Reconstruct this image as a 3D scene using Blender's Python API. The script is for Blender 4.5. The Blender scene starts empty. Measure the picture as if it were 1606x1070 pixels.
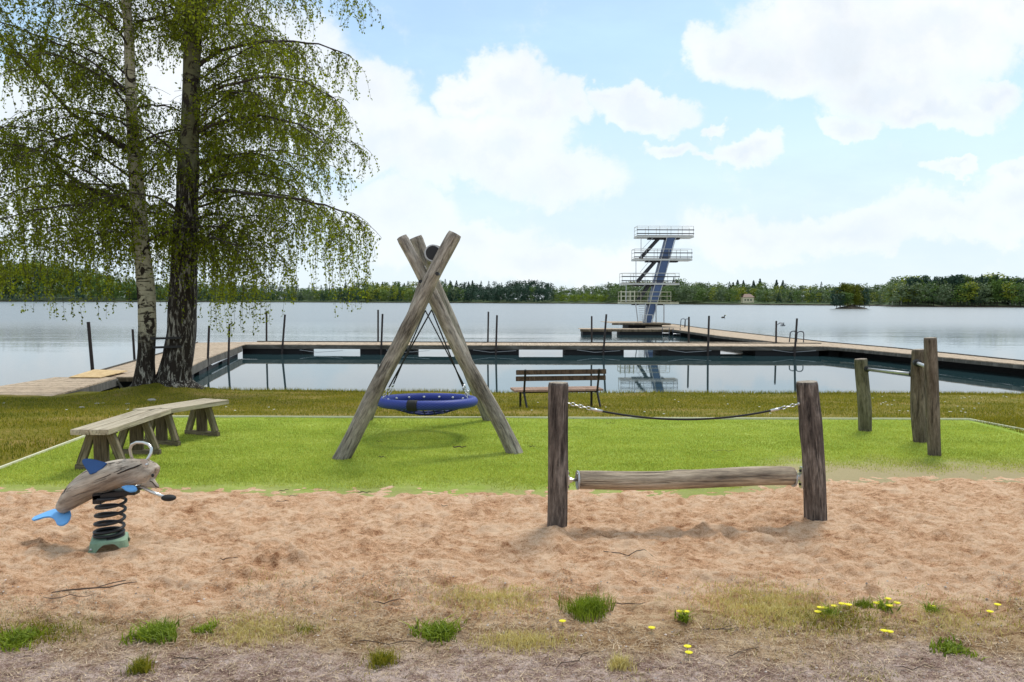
import bpy, bmesh, math, random
import numpy as np
from mathutils import Vector, Matrix, noise as mnoise
R = math.radians
S = bpy.context.scene
COL = S.collection
random.seed(7); rng = np.random.default_rng(7)

# ------------------------------------------------------------------ camera
FPX, PW, PH = 1160.0, 1606.0, 1070.0
CAM = Vector((0, 0, 1.6))
pitch = math.atan((535 - 472.25) / FPX); roll = math.atan(5.5 / 1606)
F_ = Vector((0, math.cos(pitch), -math.sin(pitch)))
r0 = Vector((1, 0, 0)); u0 = Vector((0, math.sin(pitch), math.cos(pitch)))
RT = r0 * math.cos(roll) + u0 * math.sin(roll); UP = u0 * math.cos(roll) - r0 * math.sin(roll)
cd = bpy.data.cameras.new('camera'); cam = bpy.data.objects.new('camera', cd); COL.objects.link(cam)
cd.sensor_width = 36; cd.lens = 36 * FPX / PW; cd.clip_start = 0.05; cd.clip_end = 6000
cam.matrix_world = Matrix(((RT.x, UP.x, -F_.x, CAM.x), (RT.y, UP.y, -F_.y, CAM.y), (RT.z, UP.z, -F_.z, CAM.z), (0, 0, 0, 1)))
S.camera = cam

def ray(px, py): return (F_ * FPX + RT * (px - PW / 2) - UP * (py - PH / 2)).normalized()
def P(px, py, Y):                       # point on the photo ray at world depth Y
    d = ray(px, py); return CAM + d * ((Y - CAM.y) / d.y)
def G(px, py, z=0.0):                   # point on the photo ray at height z
    d = ray(px, py); return CAM + d * ((z - CAM.z) / d.z)
WATER = -1.15

# ------------------------------------------------------------------ world and sun
SUN_EL, SUN_AZ = 58, 30                 # azimuth from +Y (ahead) towards +X (right)
w = bpy.data.worlds.new('World'); S.world = w; w.use_nodes = True
def build_world():
    nt = w.node_tree; nt.nodes.clear(); L = nt.links.new
    def N(t, **k):
        n = nt.nodes.new(t)
        for a, b in k.items(): setattr(n, a, b)
        return n
    def M(op, a, b=None, c=None, clamp=False):
        n = N('ShaderNodeMath', operation=op); n.use_clamp = clamp
        for i, x in enumerate((a, b, c)):
            if x is None: continue
            if isinstance(x, (int, float)): n.inputs[i].default_value = x
            else: L(x, n.inputs[i])
        return n.outputs[0]
    def V(op, a, b=None):
        n = N('ShaderNodeVectorMath', operation=op)
        for i, x in enumerate((a, b)):
            if x is None: continue
            if isinstance(x, (tuple, list)): n.inputs[i].default_value = x
            else: L(x, n.inputs[i])
        return n
    def mix(f, a, b):
        n = N('ShaderNodeMix', data_type='RGBA')
        L(f, n.inputs['Factor']) if not isinstance(f, float) else setattr(n.inputs['Factor'], 'default_value', f)
        for s, x in ((6, a), (7, b)):
            if isinstance(x, tuple): n.inputs[s].default_value = x + (1,)
            else: L(x, n.inputs[s])
        return n.outputs[2]
    def ramp(v, lo, hi):
        n = N('ShaderNodeMapRange', interpolation_type='SMOOTHSTEP'); L(v, n.inputs[0])
        n.inputs[1].default_value = lo; n.inputs[2].default_value = hi
        return n.outputs[0]
    sky = N('ShaderNodeTexSky', sky_type='NISHITA', sun_disc=False)
    sky.sun_elevation = R(SUN_EL); sky.sun_rotation = R(SUN_AZ); sky.air_density = 1.0; sky.dust_density = 0.6; sky.ozone_density = 1.5
    skyc = V('SCALE', sky.outputs[0]); skyc.inputs['Scale'].default_value = 0.145
    tc = N('ShaderNodeTexCoord'); sep = N('ShaderNodeSeparateXYZ'); L(tc.outputs['Generated'], sep.inputs[0])
    x, y, z = sep.outputs
    yy = M('MAXIMUM', M('ABSOLUTE', y), 0.08)
    zz = M('MAXIMUM', z, 0.0)
    cmb = N('ShaderNodeCombineXYZ'); L(M('DIVIDE', x, yy), cmb.inputs[0]); L(M('DIVIDE', zz, yy), cmb.inputs[1]); L(M('MULTIPLY', M('SIGN', y), 0.5), cmb.inputs[2])
    uv = cmb.outputs[0]
    def fbm(scale, detail, rough, src=uv, off=(0, 0, 0), sc=(1, 1, 1)):
        mp = N('ShaderNodeMapping'); L(src, mp.inputs[0]); mp.inputs['Location'].default_value = off; mp.inputs['Scale'].default_value = sc
        n = N('ShaderNodeTexNoise'); L(mp.outputs[0], n.inputs['Vector'])
        n.inputs['Scale'].default_value = scale; n.inputs['Detail'].default_value = detail; n.inputs['Roughness'].default_value = rough
        return n
    wn = fbm(7, 6, 0.6); w2 = fbm(26, 4, 0.6)
    warp = V('SCALE', V('SUBTRACT', wn.outputs['Color'], (0.5, 0.5, 0.5)).outputs[0]); warp.inputs['Scale'].default_value = 0.13
    warp2 = V('SCALE', V('SUBTRACT', w2.outputs['Color'], (0.5, 0.5, 0.5)).outputs[0]); warp2.inputs['Scale'].default_value = 0.035
    uvw = V('ADD', V('ADD', uv, warp.outputs[0]).outputs[0], warp2.outputs[0]).outputs[0]
    blobs = [(790,125,75,62,1),(735,155,55,38,1),(850,168,60,42,.9),(905,172,30,35,.7),(545,150,100,68,.95),(600,215,120,60,.95),(700,235,115,58,.9),(800,235,100,60,1),(880,275,110,42,.7),
             (1000,172,88,30,1),(950,165,30,24,.7),(1150,85,62,50,1),(1210,110,90,50,.95),(1330,60,165,95,1),(1290,10,90,40,1),(1450,50,170,85,1),(1400,135,150,52,.9),(1340,195,70,22,.9),(1470,170,110,28,.9),(1545,148,55,30,1),(1590,30,80,70,.9),
             (1172,240,52,26,.95),(1045,234,46,16,.8),(1110,240,40,10,.5),(1115,200,20,10,.6),(1500,263,42,15,.9),(1595,265,40,18,.9),
             (1180,370,150,42,.75),(1340,360,170,45,.85),(1500,330,130,42,.8),(1600,320,90,60,.8),(760,380,110,45,.7),(620,350,120,80,.75),(860,410,150,40,.7),
             (640,290,60,30,.5),(300,120,260,160,.8),(60,250,200,150,.8),(300,330,200,90,.8)]
    acc = None
    for (cx, cy, rx, ry, a) in blobs:
        d = ray(cx, cy); u_, v_ = d.x / d.y, d.z / d.y
        s = V('SUBTRACT', uvw, (u_, v_, 0.5)); m = V('MULTIPLY', s.outputs[0], (FPX / (rx * 1.22), FPX / (ry * 1.22), 0.4))
        l = V('LENGTH', m.outputs[0]).outputs['Value']
        b = M('MULTIPLY', M('SUBTRACT', 1.0, l, clamp=True), a)
        acc = b if acc is None else M('SMOOTH_MAX', acc, b, 0.05)
    fine = fbm(16, 7, 0.62)
    dens = M('ADD', acc, M('MULTIPLY', M('SUBTRACT', fine.outputs['Fac'], 0.5), 0.55))
    # clouds elsewhere on the dome (behind and overhead), from plain noise
    gen = fbm(2.2, 7, 0.6, src=tc.outputs['Generated'], sc=(1, 1, 2.5))
    side = M('SUBTRACT', 1.0, ramp(y, 0.45, 0.7))
    densb = M('MULTIPLY', M('MULTIPLY', ramp(gen.outputs['Fac'], 0.42, 0.62), side), 0.5)
    dens = M('MAXIMUM', dens, densb)
    mask = M('ADD', M('MULTIPLY', ramp(dens, 0.07, 0.30), 0.55), M('MULTIPLY', ramp(dens, 0.0, 0.75), 0.45))
    veiln = fbm(3.0, 6, 0.6, sc=(0.7, 2.2, 1), off=(3, 1, 0))
    veil = M('MULTIPLY', ramp(veiln.outputs['Fac'], 0.35, 0.70), 0.65)
    hz = M('SUBTRACT', 1.0, ramp(z, 0.0, 0.33))            # towards the horizon the air whitens
    hz2 = M('MULTIPLY', hz, 0.86)
    base = mix(M('MULTIPLY', M('ADD', veil, 0.35), 1.0, clamp=True), skyc.outputs[0], (0.50, 0.715, 0.86))
    base = mix(hz2, base, (0.70, 0.785, 0.85))
    core = fbm(9, 6, 0.6, off=(0.02, 0.05, 0))
    shade = ramp(M('ADD', M('MULTIPLY', dens, 0.9), M('MULTIPLY', core.outputs['Fac'], 0.8)), 0.55, 1.25)
    cc = mix(shade, (0.87, 0.875, 0.88), (0.71, 0.765, 0.825))
    fine2 = fbm(16, 7, 0.62, off=(0.10, -0.22, 0)); mid1 = fbm(6, 5, 0.55); mid2 = fbm(6, 5, 0.55, off=(0.10, -0.20, 0))
    emb = M('ADD', M('MULTIPLY', M('SUBTRACT', fine.outputs['Fac'], fine2.outputs['Fac']), 0.5), M('MULTIPLY', M('SUBTRACT', mid1.outputs['Fac'], mid2.outputs['Fac']), 0.8))
    ccv = V('SCALE', cc); L(M('ADD', 1.0, M('MULTIPLY', emb, 0.22)), ccv.inputs['Scale']); cc = ccv.outputs[0]
    fade = M('MULTIPLY', mask, M('SUBTRACT', 1.0, M('MULTIPLY', hz, 0.35)))
    out = mix(fade, base, cc)
    bg = N('ShaderNodeBackground'); L(out, bg.inputs[0]); bg.inputs[1].default_value = 1.0
    o = N('ShaderNodeOutputWorld'); L(bg.outputs[0], o.inputs[0])
build_world()
sd = bpy.data.lights.new('sun', 'SUN'); sd.energy = 2.3; sd.angle = R(16); sd.color = (1, 0.95, 0.87)
sun = bpy.data.objects.new('sun', sd); COL.objects.link(sun)
sdir = Vector((math.sin(R(SUN_AZ)) * math.cos(R(SUN_EL)), math.cos(R(SUN_AZ)) * math.cos(R(SUN_EL)), math.sin(R(SUN_EL))))
sun.rotation_euler = sdir.to_track_quat('Z', 'Y').to_euler(); sun.location = (20, 20, 30)
S.view_settings.view_transform = 'Standard'; S.view_settings.look = 'None'; S.view_settings.gamma = 1; S.view_settings.exposure = 0.28
S.render.engine = 'CYCLES'; S.cycles.use_denoising = True; S.cycles.max_bounces = 6; S.cycles.transparent_max_bounces = 8

# ------------------------------------------------------------------ material helpers
class MT:
    def __init__(s, name, rough=0.8, spec=0.3):
        s.m = bpy.data.materials.new(name); s.m.use_nodes = True; s.nt = s.m.node_tree; s.b = s.nt.nodes['Principled BSDF']
        s.b.inputs['Roughness'].default_value = rough; s.b.inputs['Specular IOR Level'].default_value = spec
        s.tc = None
    def N(s, t, **k):
        n = s.nt.nodes.new(t)
        for a, b in k.items(): setattr(n, a, b)
        return n
    def L(s, a, b): s.nt.links.new(a, b)
    def co(s, kind='Object', sc=(1, 1, 1), off=(0, 0, 0)):
        if kind == 'Position': src = s.N('ShaderNodeNewGeometry').outputs['Position']
        else: src = s.N('ShaderNodeTexCoord').outputs[kind]
        m = s.N('ShaderNodeMapping'); s.L(src, m.inputs[0]); m.inputs['Scale'].default_value = sc; m.inputs['Location'].default_value = off
        return m.outputs[0]
    def noise(s, co, scale, detail=5, rough=0.6, dist=0.0):
        n = s.N('ShaderNodeTexNoise'); s.L(co, n.inputs['Vector']); n.inputs['Scale'].default_value = scale
        n.inputs['Detail'].default_value = detail; n.inputs['Roughness'].default_value = rough; n.inputs['Distortion'].default_value = dist
        return n.outputs['Fac']
    def voro(s, co, scale, feature='F1'):
        n = s.N('ShaderNodeTexVoronoi', feature=feature); s.L(co, n.inputs['Vector']); n.inputs['Scale'].default_value = scale
        return n
    def rmp(s, f, stops):
        n = s.N('ShaderNodeValToRGB'); s.L(f, n.inputs[0]); e = n.color_ramp.elements
        while len(e) < len(stops): e.new(0.5)
        for i, (p, c) in enumerate(stops):
            e[i].position = p; e[i].color = (c, c, c, 1) if isinstance(c, (int, float)) else tuple(c) + (1,)
        return n.outputs[0]
    def mix(s, f, a, b, blend='MIX'):
        n = s.N('ShaderNodeMix', data_type='RGBA', blend_type=blend)
        if isinstance(f, (int, float)): n.inputs[0].default_value = f
        else: s.L(f, n.inputs[0])
        for i, x in ((6, a), (7, b)):
            if isinstance(x, tuple): n.inputs[i].default_value = x + (1,)
            else: s.L(x, n.inputs[i])
        return n.outputs[2]
    def math(s, op, a, b=0.0, clamp=False):
        n = s.N('ShaderNodeMath', operation=op); n.use_clamp = clamp
        for i, x in enumerate((a, b)):
            if isinstance(x, (int, float)): n.inputs[i].default_value = x
            else: s.L(x, n.inputs[i])
        return n.outputs[0]
    def bump(s, h, strength=0.5, dist=0.01):
        n = s.N('ShaderNodeBump'); s.L(h, n.inputs['Height']); n.inputs['Strength'].default_value = strength; n.inputs['Distance'].default_value = dist
        s.L(n.outputs[0], s.b.inputs['Normal']); return n.outputs[0]
    def col(s, c):
        if isinstance(c, tuple): s.b.inputs['Base Color'].default_value = c + (1,)
        else: s.L(c, s.b.inputs['Base Color'])

MATS = {}
def wood(name, light, mid, dark, rough=0.85, crack=0.5, grain=26, zs=0.09, blot=1.0):
    t = MT(name, rough, 0.2)
    c = t.co('Object', (1, 1, zs)); c2 = t.co('Object', (1, 1, 0.35))
    g = t.math('ADD', t.math('MULTIPLY', t.noise(c, grain, 8, 0.7, 0.4), 0.6), t.math('MULTIPLY', t.noise(c, grain * 3.3, 5, 0.75), 0.4)); b = t.noise(c2, 4.5, 5, 0.65)
    f = t.math('ADD', t.math('MULTIPLY', g, 0.62), t.math('MULTIPLY', b, 0.38 * blot))
    base = t.rmp(f, [(0.40, dark), (0.50, mid), (0.585, light)])
    ck = t.noise(t.co('Object', (1, 1, zs * 0.5), (5, 3, 1)), grain * 1.7, 4, 0.6, 0.2)
    ckm = t.rmp(ck, [(0.34, 1.0), (0.42, 0.0)])
    t.col(t.mix(t.math('MULTIPLY', ckm, crack), base, tuple(x * 0.28 for x in dark)))
    h = t.math('SUBTRACT', f, t.math('MULTIPLY', ckm, 0.5))
    t.bump(h, 0.8, 0.02); MATS[name] = t.m; return t.m
def plain(name, c, rough=0.5, metal=0.0, spec=0.4, var=0.12, scale=18):
    t = MT(name, rough, spec); t.b.inputs['Metallic'].default_value = metal
    n = t.noise(t.co('Object'), scale, 5, 0.65)
    t.col(t.mix(n, tuple(x * (1 - var * 2) for x in c), tuple(min(1, x * (1 + var * 2)) for x in c)))
    t.bump(n, 0.12, 0.003); MATS[name] = t.m; return t.m

wood('log_grey', (0.46, 0.41, 0.345), (0.27, 0.235, 0.195), (0.085, 0.070, 0.056), zs=0.15, crack=0.55)
wood('log_dark', (0.29, 0.24, 0.205), (0.13, 0.103, 0.086), (0.035, 0.027, 0.024), crack=0.75, zs=0.15)
wood('log_pale', (0.58, 0.475, 0.36), (0.40, 0.315, 0.225), (0.17, 0.13, 0.098), crack=0.5, zs=0.09)
wood('log_green', (0.27, 0.245, 0.165), (0.155, 0.14, 0.09), (0.06, 0.055, 0.03), crack=0.6, zs=0.15)
wood('log_brown', (0.27, 0.22, 0.165), (0.145, 0.115, 0.085), (0.055, 0.04, 0.025), crack=0.7, zs=0.15)
wood('drift_wood', (0.58, 0.50, 0.41), (0.39, 0.325, 0.26), (0.17, 0.13, 0.10), crack=0.9, zs=0.10, grain=16)
wood('end_grain', (0.50, 0.44, 0.36), (0.36, 0.30, 0.23), (0.16, 0.12, 0.09), zs=1.0, grain=40, crack=0.3)
wood('plank_weathered', (0.58, 0.51, 0.38), (0.47, 0.40, 0.29), (0.26, 0.21, 0.15), crack=0.35, zs=0.05)
wood('trestle_wood', (0.22, 0.175, 0.12), (0.125, 0.095, 0.062), (0.05, 0.036, 0.022), crack=0.4)
wood('brace_wood', (0.30, 0.255, 0.175), (0.19, 0.155, 0.10), (0.07, 0.055, 0.035), crack=0.4)
wood('deck_wood', (0.60, 0.47, 0.335), (0.49, 0.375, 0.265), (0.27, 0.20, 0.14), crack=0.15, zs=0.15, grain=8)
wood('beam_grey', (0.17, 0.158, 0.135), (0.095, 0.088, 0.075), (0.07, 0.062, 0.045), crack=0.35, zs=0.1, grain=10)
wood('bench_slat', (0.17, 0.115, 0.075), (0.11, 0.072, 0.046), (0.045, 0.028, 0.018), crack=0.3)
wood('seat_slat', (0.50, 0.34, 0.26), (0.40, 0.26, 0.19), (0.24, 0.15, 0.10), crack=0.2)
wood('plywood', (0.68, 0.50, 0.27), (0.60, 0.42, 0.21), (0.46, 0.30, 0.14), crack=0.05, zs=0.2, grain=6)
plain('black_metal', (0.014, 0.014, 0.016), 0.4)
plain('pole_iron', (0.030, 0.022, 0.020), 0.7)
plain('black_rubber', (0.018, 0.018, 0.018), 0.75)
plain('float_black', (0.006, 0.006, 0.007), 0.7)
plain('steel', (0.62, 0.62, 0.60), 0.3, 0.9)
plain('dull_steel', (0.075, 0.085, 0.105), 0.5, 0.5)
plain('galvanised', (0.48, 0.49, 0.50), 0.45, 0.6)
plain('fin_navy', (0.018, 0.075, 0.23), 0.45)
plain('fluke_blue', (0.16, 0.42, 0.78), 0.5)
plain('base_green', (0.22, 0.33, 0.22), 0.6, var=0.25, scale=30)
plain('tower_blue', (0.075, 0.120, 0.235), 0.55, scale=2)
plain('tower_white', (0.62, 0.62, 0.58), 0.6, scale=3)
plain('tower_cream', (0.55, 0.53, 0.38), 0.6, scale=3)
plain('tower_dark', (0.045, 0.045, 0.05), 0.7, scale=3)
plain('house_wall', (0.85, 0.72, 0.50), 0.8, scale=2)
plain('roof_tile', (0.30, 0.20, 0.16), 0.8, scale=3)
plain('window_dark', (0.03, 0.035, 0.04), 0.2)
plain('white_plastic', (0.70, 0.70, 0.68), 0.4)
plain('duck_brown', (0.05, 0.04, 0.03), 0.8)
plain('gull_grey', (0.22, 0.23, 0.24), 0.8)
plain('petal_yellow', (0.85, 0.72, 0.02), 0.7)
plain('petal_white', (0.80, 0.80, 0.74), 0.7)
plain('twig_brown', (0.085, 0.058, 0.042), 0.9)
plain('wood_crack', (0.030, 0.022, 0.018), 0.95)
plain('stone_pale', (0.42, 0.38, 0.33), 0.9)
plain('edging', (0.66, 0.64, 0.46), 0.8)
def m_ring():
    t = MT('rope_blue', 0.55, 0.4); c = t.co('UV', (150, 24, 1))
    n = t.N('ShaderNodeTexChecker'); t.L(c, n.inputs['Vector']); n.inputs['Scale'].default_value = 1
    ns = t.noise(t.co('Object'), 20, 4)
    t.col(t.mix(t.math('MULTIPLY', n.outputs['Fac'], 0.55), t.mix(ns, (0.010, 0.022, 0.19), (0.022, 0.042, 0.28)), (0.05, 0.09, 0.38)))
    t.bump(n.outputs['Fac'], 0.6, 0.004); MATS['rope_blue'] = t.m
m_ring()
plain('net_navy', (0.012, 0.02, 0.12), 0.7)

# birch bark
def bark(name, white, dark_h, whiteness):
    t = MT(name, 0.85, 0.2)
    o = t.co('Object'); sep = t.N('ShaderNodeSeparateXYZ'); t.L(o, sep.inputs[0]); z = sep.outputs[2]
    streak = t.noise(t.co('Object', (1, 1, 7)), 3.2, 5, 0.65, 0.5)          # horizontal bands
    patch = t.noise(t.co('Object', (1.4, 1.4, 1.0), (2, 1, 0)), 2.4, 5, 0.7, 1.2)
    fiss = t.noise(t.co('Object', (1, 1, 0.22)), 13, 6, 0.75, 0.8)           # vertical fissures near the foot
    w = t.mix(t.noise(o, 6, 5), tuple(x * 0.75 for x in white), white)
    bandm = t.rmp(streak, [(0.56, 0), (0.60, 1)]); patchm = t.rmp(patch, [(0.54, 0), (0.585, 1)])
    up = t.mix(t.math('MAXIMUM', t.math('MULTIPLY', bandm, 0.9), patchm), w, (0.035, 0.026, 0.02))
    low = t.mix(t.rmp(fiss, [(0.56 - 0.05 * whiteness, 0), (0.66 - 0.05 * whiteness, 1)]), (0.028, 0.021, 0.016), (0.42, 0.39, 0.33))
    edge = t.math('ADD', z, t.math('MULTIPLY', t.math('SUBTRACT', patch, 0.5), 2.4))
    mr = t.N('ShaderNodeMapRange', interpolation_type='SMOOTHSTEP'); t.L(edge, mr.inputs[0]); mr.inputs[1].default_value = dark_h - 0.25; mr.inputs[2].default_value = dark_h + 0.5
    t.col(t.mix(mr.outputs[0], low, up)); t.bump(t.math('ADD', fiss, t.math('MULTIPLY', patchm, -0.4)), 0.8, 0.04); MATS[name] = t.m
bark('bark_white', (0.56, 0.51, 0.37), 0.95, 0.4)
bark('bark_rough', (0.17, 0.165, 0.09), 4.6, 0.8)
plain('branch_bark', (0.055, 0.042, 0.034), 0.9, scale=6)
plain('crown_twig', (0.05, 0.035, 0.022), 0.9)

def leafmat(name, a, b, trans=0.45, scale=0.9, dark=None):
    t = MT(name, 0.6, 0.25)
    geo = t.N('ShaderNodeNewGeometry'); n = t.noise(t.co('Position'), scale, 4, 0.6)
    f = t.math('ADD', t.math('MULTIPLY', geo.outputs['Random Per Island'], 0.5), t.math('MULTIPLY', n, 0.6))
    c = t.rmp(f, [(0.25, a), (0.75, b)])
    t.col(c); tr = t.N('ShaderNodeBsdfTranslucent'); t.L(t.mix(1.0, c, (1.0, 1.0, 0.5), 'MULTIPLY'), tr.inputs[0])
    mx = t.N('ShaderNodeMixShader'); mx.inputs[0].default_value = trans
    t.L(t.b.outputs[0], mx.inputs[1]); t.L(tr.outputs[0], mx.inputs[2]); t.L(mx.outputs[0], t.nt.nodes['Material Output'].inputs[0])
    MATS[name] = t.m
leafmat('birch_leaf', (0.085, 0.110, 0.005), (0.29, 0.34, 0.015), 0.5)
leafmat('grass_blade', (0.060, 0.105, 0.004), (0.39, 0.33, 0.030), 0.3, 0.55)
leafmat('grass_green', (0.09, 0.14, 0.008), (0.30, 0.38, 0.03), 0.3, 6)
leafmat('grass_dry', (0.40, 0.32, 0.11), (0.80, 0.68, 0.32), 0.3, 3)
leafmat('straw', (0.10, 0.055, 0.035), (0.64, 0.48, 0.31), 0.0, 14)
leafmat('far_spruce', (0.020, 0.052, 0.036), (0.055, 0.105, 0.062), 0.1, 0.06)
leafmat('far_green', (0.055, 0.105, 0.022), (0.14, 0.22, 0.045), 0.15, 0.05)
leafmat('far_grey', (0.085, 0.130, 0.062), (0.18, 0.235, 0.115), 0.15, 0.05)
leafmat('far_yellow', (0.15, 0.19, 0.016), (0.32, 0.35, 0.03), 0.15, 0.05)
leafmat('far_birch', (0.09, 0.14, 0.03), (0.19, 0.26, 0.06), 0.15, 0.05)
leafmat('far_field', (0.14, 0.20, 0.012), (0.22, 0.29, 0.02), 0.15, 0.05)
leafmat('far_olive', (0.07, 0.095, 0.006), (0.17, 0.18, 0.012), 0.15, 0.2)

# ------------------------------------------------------------------ geometry helpers
def lnk(o, parent=None):
    COL.objects.link(o)
    if parent is not None: o.parent = parent
    return o
def tag(o, label=None, cat=None, group=None, kind=None):
    if label: o['label'] = label
    if cat: o['category'] = cat
    if group: o['group'] = group
    if kind: o['kind'] = kind
    return o
def empty(name, loc, label, cat, group=None):
    o = bpy.data.objects.new(name, None); o.location = loc; o.empty_display_size = 0.1
    lnk(o); return tag(o, label, cat, group)
def wloc(o):
    v = Vector((0, 0, 0))
    while o is not None: v = v + Vector(o.location); o = o.parent
    return v
def copytree(src, loc, label=None, parent=None):
    c = src.copy(); COL.objects.link(c)
    if parent is None:
        c.location = loc
        if label: c['label'] = label
    else: c.parent = parent
    for ch in src.children: copytree(ch, None, None, c)
    return c
def wmat(o):
    M = Matrix.Identity(4)
    while o is not None: M = Matrix.LocRotScale(o.location, o.rotation_euler, None) @ M; o = o.parent
    return M
def put(o, parent, Mw):
    """place o in its parent's frame so that it stands at world matrix Mw"""
    Ml = (wmat(parent).inverted() if parent is not None else Matrix.Identity(4)) @ Mw
    o.location = Ml.to_translation(); o.rotation_euler = Ml.to_3x3().to_euler()
def frame(d, hint=None):
    z = Vector(d).normalized(); h = Vector(hint) if hint is not None else (Vector((0, 0, 1)) if abs(z.z) < 0.95 else Vector((0, 1, 0)))
    x = (h - z * h.dot(z)).normalized(); y = z.cross(x)
    return x, y, z

class MB:
    def __init__(s): s.v = []; s.f = []; s.mi = []; s.uv = None
    def add(s, vs, fs, mi=0):
        n = len(s.v); s.v += [tuple(v) for v in vs]; s.f += [tuple(i + n for i in f) for f in fs]; s.mi += [mi] * len(fs); return s
    def box(s, c, size, ax=None, mi=0):
        c = Vector(c); x, y, z = ax if ax else (Vector((1, 0, 0)), Vector((0, 1, 0)), Vector((0, 0, 1)))
        a, b, d = size[0] / 2, size[1] / 2, size[2] / 2
        vs = [c + x * (i * a) + y * (j * b) + z * (k * d) for k in (-1, 1) for j in (-1, 1) for i in (-1, 1)]
        return s.add(vs, [(0, 2, 3, 1), (4, 5, 7, 6), (0, 1, 5, 4), (2, 6, 7, 3), (0, 4, 6, 2), (1, 3, 7, 5)], mi)
    def bar(s, p0, p1, wd, th, hint=None, mi=0):   # wd across hint-perpendicular, th along hint
        p0, p1 = Vector(p0), Vector(p1); x, y, z = frame(p1 - p0, hint)
        return s.box((p0 + p1) / 2, (th, wd, (p1 - p0).length), (x, y, z), mi)
    def tube(s, pts, r, seg=8, cap=True, mi=0, closed=False, jit=0):
        pts = [Vector(p) for p in pts]; n = len(pts); rr = r if isinstance(r, (list, tuple)) else [r] * n
        vs = []; X = None
        for i, p in enumerate(pts):
            if closed: d = pts[(i + 1) % n] - pts[i - 1]
            else: d = pts[min(i + 1, n - 1)] - pts[max(i - 1, 0)]
            if d.length < 1e-9: d = Vector((0, 0, 1))
            d.normalize()
            if X is None: X, Y, _ = frame(d)
            else:
                X = X - d * X.dot(d); X.normalize(); Y = d.cross(X)
            for k in range(seg):
                a = 2 * math.pi * k / seg; q = rr[i] * (1 + (random.uniform(-jit, jit) if jit else 0))
                vs.append(p + X * (math.cos(a) * q) + Y * (math.sin(a) * q))
        fs = []
        for i in range(n if closed else n - 1):
            for k in range(seg):
                a = i * seg + k; b = i * seg + (k + 1) % seg; j = ((i + 1) % n) * seg
                fs.append((a, b, j + (k + 1) % seg, j + k))
        if cap and not closed: fs += [tuple(range(seg - 1, -1, -1)), tuple((n - 1) * seg + k for k in range(seg))]
        return s.add(vs, fs, mi)
    def plate(s, pts, nrm, th, mi=0):
        nrm = Vector(nrm).normalized(); a = [Vector(p) + nrm * th / 2 for p in pts]; b = [Vector(p) - nrm * th / 2 for p in pts]; n = len(pts)
        fs = [tuple(range(n)), tuple(range(2 * n - 1, n - 1, -1))] + [(i, i + n, (i + 1) % n + n, (i + 1) % n) for i in range(n)]
        return s.add(a + b, fs, mi)
    def ball(s, c, r, seg=10, ring=6, ax=None, mi=0):
        c = Vector(c); x, y, z = ax if ax else (Vector((1, 0, 0)), Vector((0, 1, 0)), Vector((0, 0, 1)))
        r = r if isinstance(r, (tuple, list)) else (r, r, r); vs = [c - z * r[2]]
        for i in range(1, ring):
            t = math.pi * i / ring - math.pi / 2
            for k in range(seg):
                a = 2 * math.pi * k / seg
                vs.append(c + x * (r[0] * math.cos(t) * math.cos(a)) + y * (r[1] * math.cos(t) * math.sin(a)) + z * (r[2] * math.sin(t)))
        vs.append(c + z * r[2]); fs = [(0, 1 + (k + 1) % seg, 1 + k) for k in range(seg)]
        for i in range(ring - 2):
            for k in range(seg):
                a = 1 + i * seg; fs.append((a + k, a + (k + 1) % seg, a + seg + (k + 1) % seg, a + seg + k))
        a = 1 + (ring - 2) * seg; fs += [(a + k, a + (k + 1) % seg, len(vs) - 1) for k in range(seg)]
        return s.add(vs, fs, mi)
    def build(s, name, mats, parent=None, smooth=False, bevel=0, axes=None, org=None):
        # axes: local frame (x,y,z world vectors) so that Object coordinates follow the grain
        base = Vector(org) if org is not None else (wmat(parent).to_translation() if parent is not None else Vector((0, 0, 0)))
        if axes:
            M3 = Matrix((axes[0], axes[1], axes[2])); vs = [M3 @ (Vector(v) - base) for v in s.v]
        else: vs = [Vector(v) - base for v in s.v]
        me = bpy.data.meshes.new(name); me.from_pydata(vs, [], s.f)
        for m in (mats if isinstance(mats, (list, tuple)) else [mats]): me.materials.append(MATS[m] if isinstance(m, str) else m)
        me.polygons.foreach_set('material_index', s.mi)
        bm = bmesh.new(); bm.from_mesh(me); bmesh.ops.recalc_face_normals(bm, faces=bm.faces)
        if bevel: bmesh.ops.bevel(bm, geom=[e for e in bm.edges], offset=bevel, segments=2, affect='EDGES', clamp_overlap=True)
        bm.to_mesh(me); bm.free()
        if smooth: me.polygons.foreach_set('use_smooth', [True] * len(me.polygons))
        me.update(); o = bpy.data.objects.new(name, me); lnk(o, parent)
        put(o, parent, Matrix.Translation(base) @ (M3.transposed().to_4x4() if axes else Matrix.Identity(4)))
        return o

def npmesh(name, V_, F_a, mat, parent=None, smooth=False, mi=None):
    me = bpy.data.meshes.new(name); n = len(V_); F_a = np.asarray(F_a, dtype=np.int32); k = F_a.shape[1]
    me.vertices.add(n); me.vertices.foreach_set('co', np.asarray(V_, dtype=np.float32).ravel())
    me.loops.add(F_a.size); me.loops.foreach_set('vertex_index', F_a.ravel())
    me.polygons.add(len(F_a)); me.polygons.foreach_set('loop_start', np.arange(0, F_a.size, k, dtype=np.int32))
    me.polygons.foreach_set('use_smooth', np.full(len(F_a), smooth))
    for m in (mat if isinstance(mat, (list, tuple)) else [mat]): me.materials.append(MATS[m])
    if mi is not None: me.polygons.foreach_set('material_index', np.asarray(mi, dtype=np.int32))
    me.update(calc_edges=True); me.validate()
    return lnk(bpy.data.objects.new(name, me), parent)

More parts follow.
